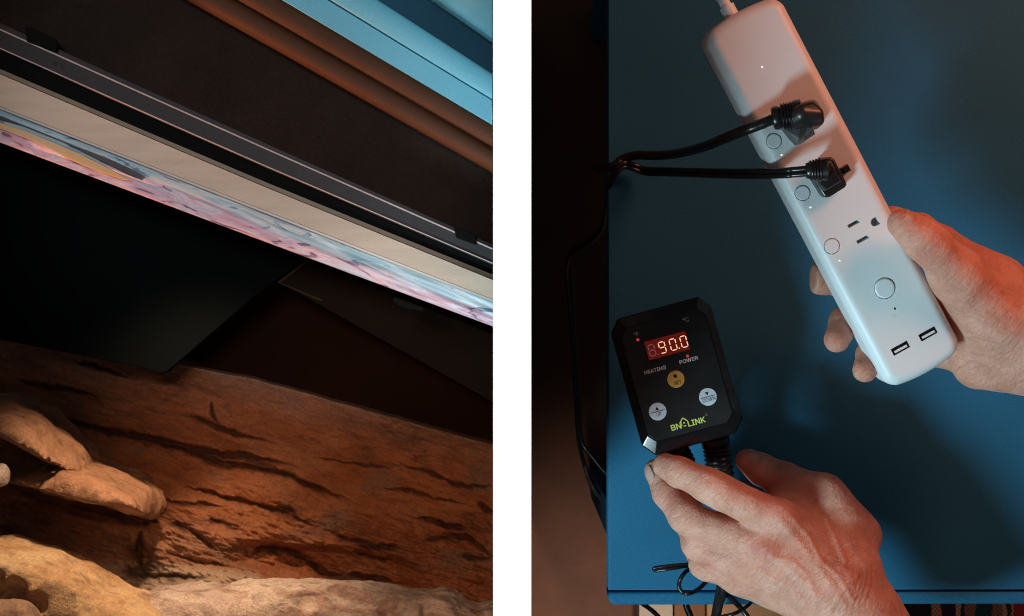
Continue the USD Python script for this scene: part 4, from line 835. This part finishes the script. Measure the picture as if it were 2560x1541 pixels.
obj('fingernail', nail_on(1882, 1160, .9802 + h.off, 8.74, pn(1882, 1160, .98, -37, -24, .001), (.35, .72, .60), .0135, .0135), m_nail, pr)

# ------------------------------------------------------------------ upper hand, palm towards us, gripping the power strip
h = Hand()
h.chain([(2475, 790, .956, 23.5), (2392, 686, .936, 16), (2328, 614, .919, 11.4), (2302, 594, .916, 10.8), (2256, 560, .913, 9.2)], .007)                # thumb
h.chain([(2500, 705, .978, 14), (2350, 605, .985, 10.5), (2300, 570, .990, 9), (2230, 545, .990, 8)])                                                # index, behind
h.chain([(2450, 790, .985, 13), (2250, 735, .995, 10.5), (2110, 705, .985, 10), (2055, 697, .972, 9.8), (2024, 693, .962, 8.6)])                       # middle
h.chain([(2455, 850, .985, 12.5), (2280, 820, .997, 10.2), (2180, 800, .988, 9.6), (2112, 806, .972, 9.6), (2092, 850, .958, 8.3)])                    # ring
h.chain([(2470, 900, .985, 12), (2330, 880, .995, 9.2), (2240, 870, .985, 8.6), (2176, 886, .968, 8.6), (2162, 926, .955, 7.8)])                       # little
for q in (J(2500, 705, .982, 15), J(2450, 790, .986, 14), J(2455, 850, .986, 13.5), J(2470, 900, .985, 13)): h.palm.append((q, J(2610, 850, .975, 21)))
h.palm += [(J(2545, 800, .960, 22), J(2640, 850, .968, 23)), (J(2470, 730, .958, 15), J(2560, 800, .96, 22)), (J(2400, 740, .985, 12), J(2480, 800, .97, 18)), (J(2368, 706, .972, 11), J(2450, 760, .965, 16)), (J(2430, 840, .975, 15), J(2540, 850, .965, 20)), (J(2440, 900, .975, 15), J(2590, 900, .965, 19)), (J(2500, 870, .965, 15), J(2600, 890, .962, 20)),
           (J(2450, 920, .972, 12), J(2570, 928, .968, 13)), (J(2610, 850, .968, 25), J(2800, 860, .96, 28)), (J(2520, 740, .975, 15), J(2600, 800, .972, 22)), (J(2395, 640, .970, 12), J(2480, 690, .965, 15))]
h.pads.append((P(2485, 805, .948), .013, .012))
for c in ((2340, 612), (2350, 620), (2360, 618)): h.groove([(c[0] + 14, c[1] - 26, .918), (c[0] + 2, c[1] - 4, .9125), (c[0] - 10, c[1] + 18, .916)], .0008, .0007)
for k_, (a, b) in enumerate((((2402, 770), (2470, 800)), ((2410, 790), (2480, 815)), ((2392, 752), (2440, 770)))): h.foldpts = getattr(h, 'foldpts', []) + [[(a[0], a[1]), ((a[0] + b[0]) / 2, (a[1] + b[1]) / 2 - 5), (b[0], b[1])]]
for i in range(26):
    a, b = rg.uniform(0, 1), rg.uniform(0, 1); u, v = 2390 + 150 * a, 720 + 140 * b; h.foldpts.append([(u - 14, v - 8 + 3 * b), (u, v), (u + 14, v + 4 - 4 * a)])
h.foldpts += [[(2425, 880), (2440, 905), (2470, 915)], [(2540, 930), (2535, 955), (2542, 965)], [(2400, 868), (2425, 884), (2460, 890)]]
for u, v, d, r, a in ((2318, 628, .914, 12, .5), (2262, 552, .912, 10, .45), (2440, 690, .935, 14, .45), (2110, 835, .95, 11, .75), (2060, 694, .953, 10, .45), (2176, 905, .95, 10, .6), (2436, 706, .93, 12, .4), (2330, 575, .975, 22, .7), (2430, 640, .965, 24, .6)): h.red(u, v, d, r, a)
lo = np.array([P(2015, 0, .99)[0], P(0, 1010, .99)[1], H - 1.016]); hi = np.array([P(2690, 0, .95)[0], P(0, 495, .95)[1], H - .898])
hm, hc = h.build(lo, hi, .00125)
hm, hc = folds(hm, hc, h.foldpts, 2.2, .0003)
pr = thing('person', 'upper hand reaching in from the right edge, thumb in front, gripping the white power strip', 'person')
obj('hand', hm, m_skin, pr, smooth=True, color=hc)
obj('fingernail', nail_on(2262, 565, .9135, 9.3, pn(2262, 565, .9135, -46, -34, -.004), (.30, .62, .72), .0135, .0125), m_nail, pr)
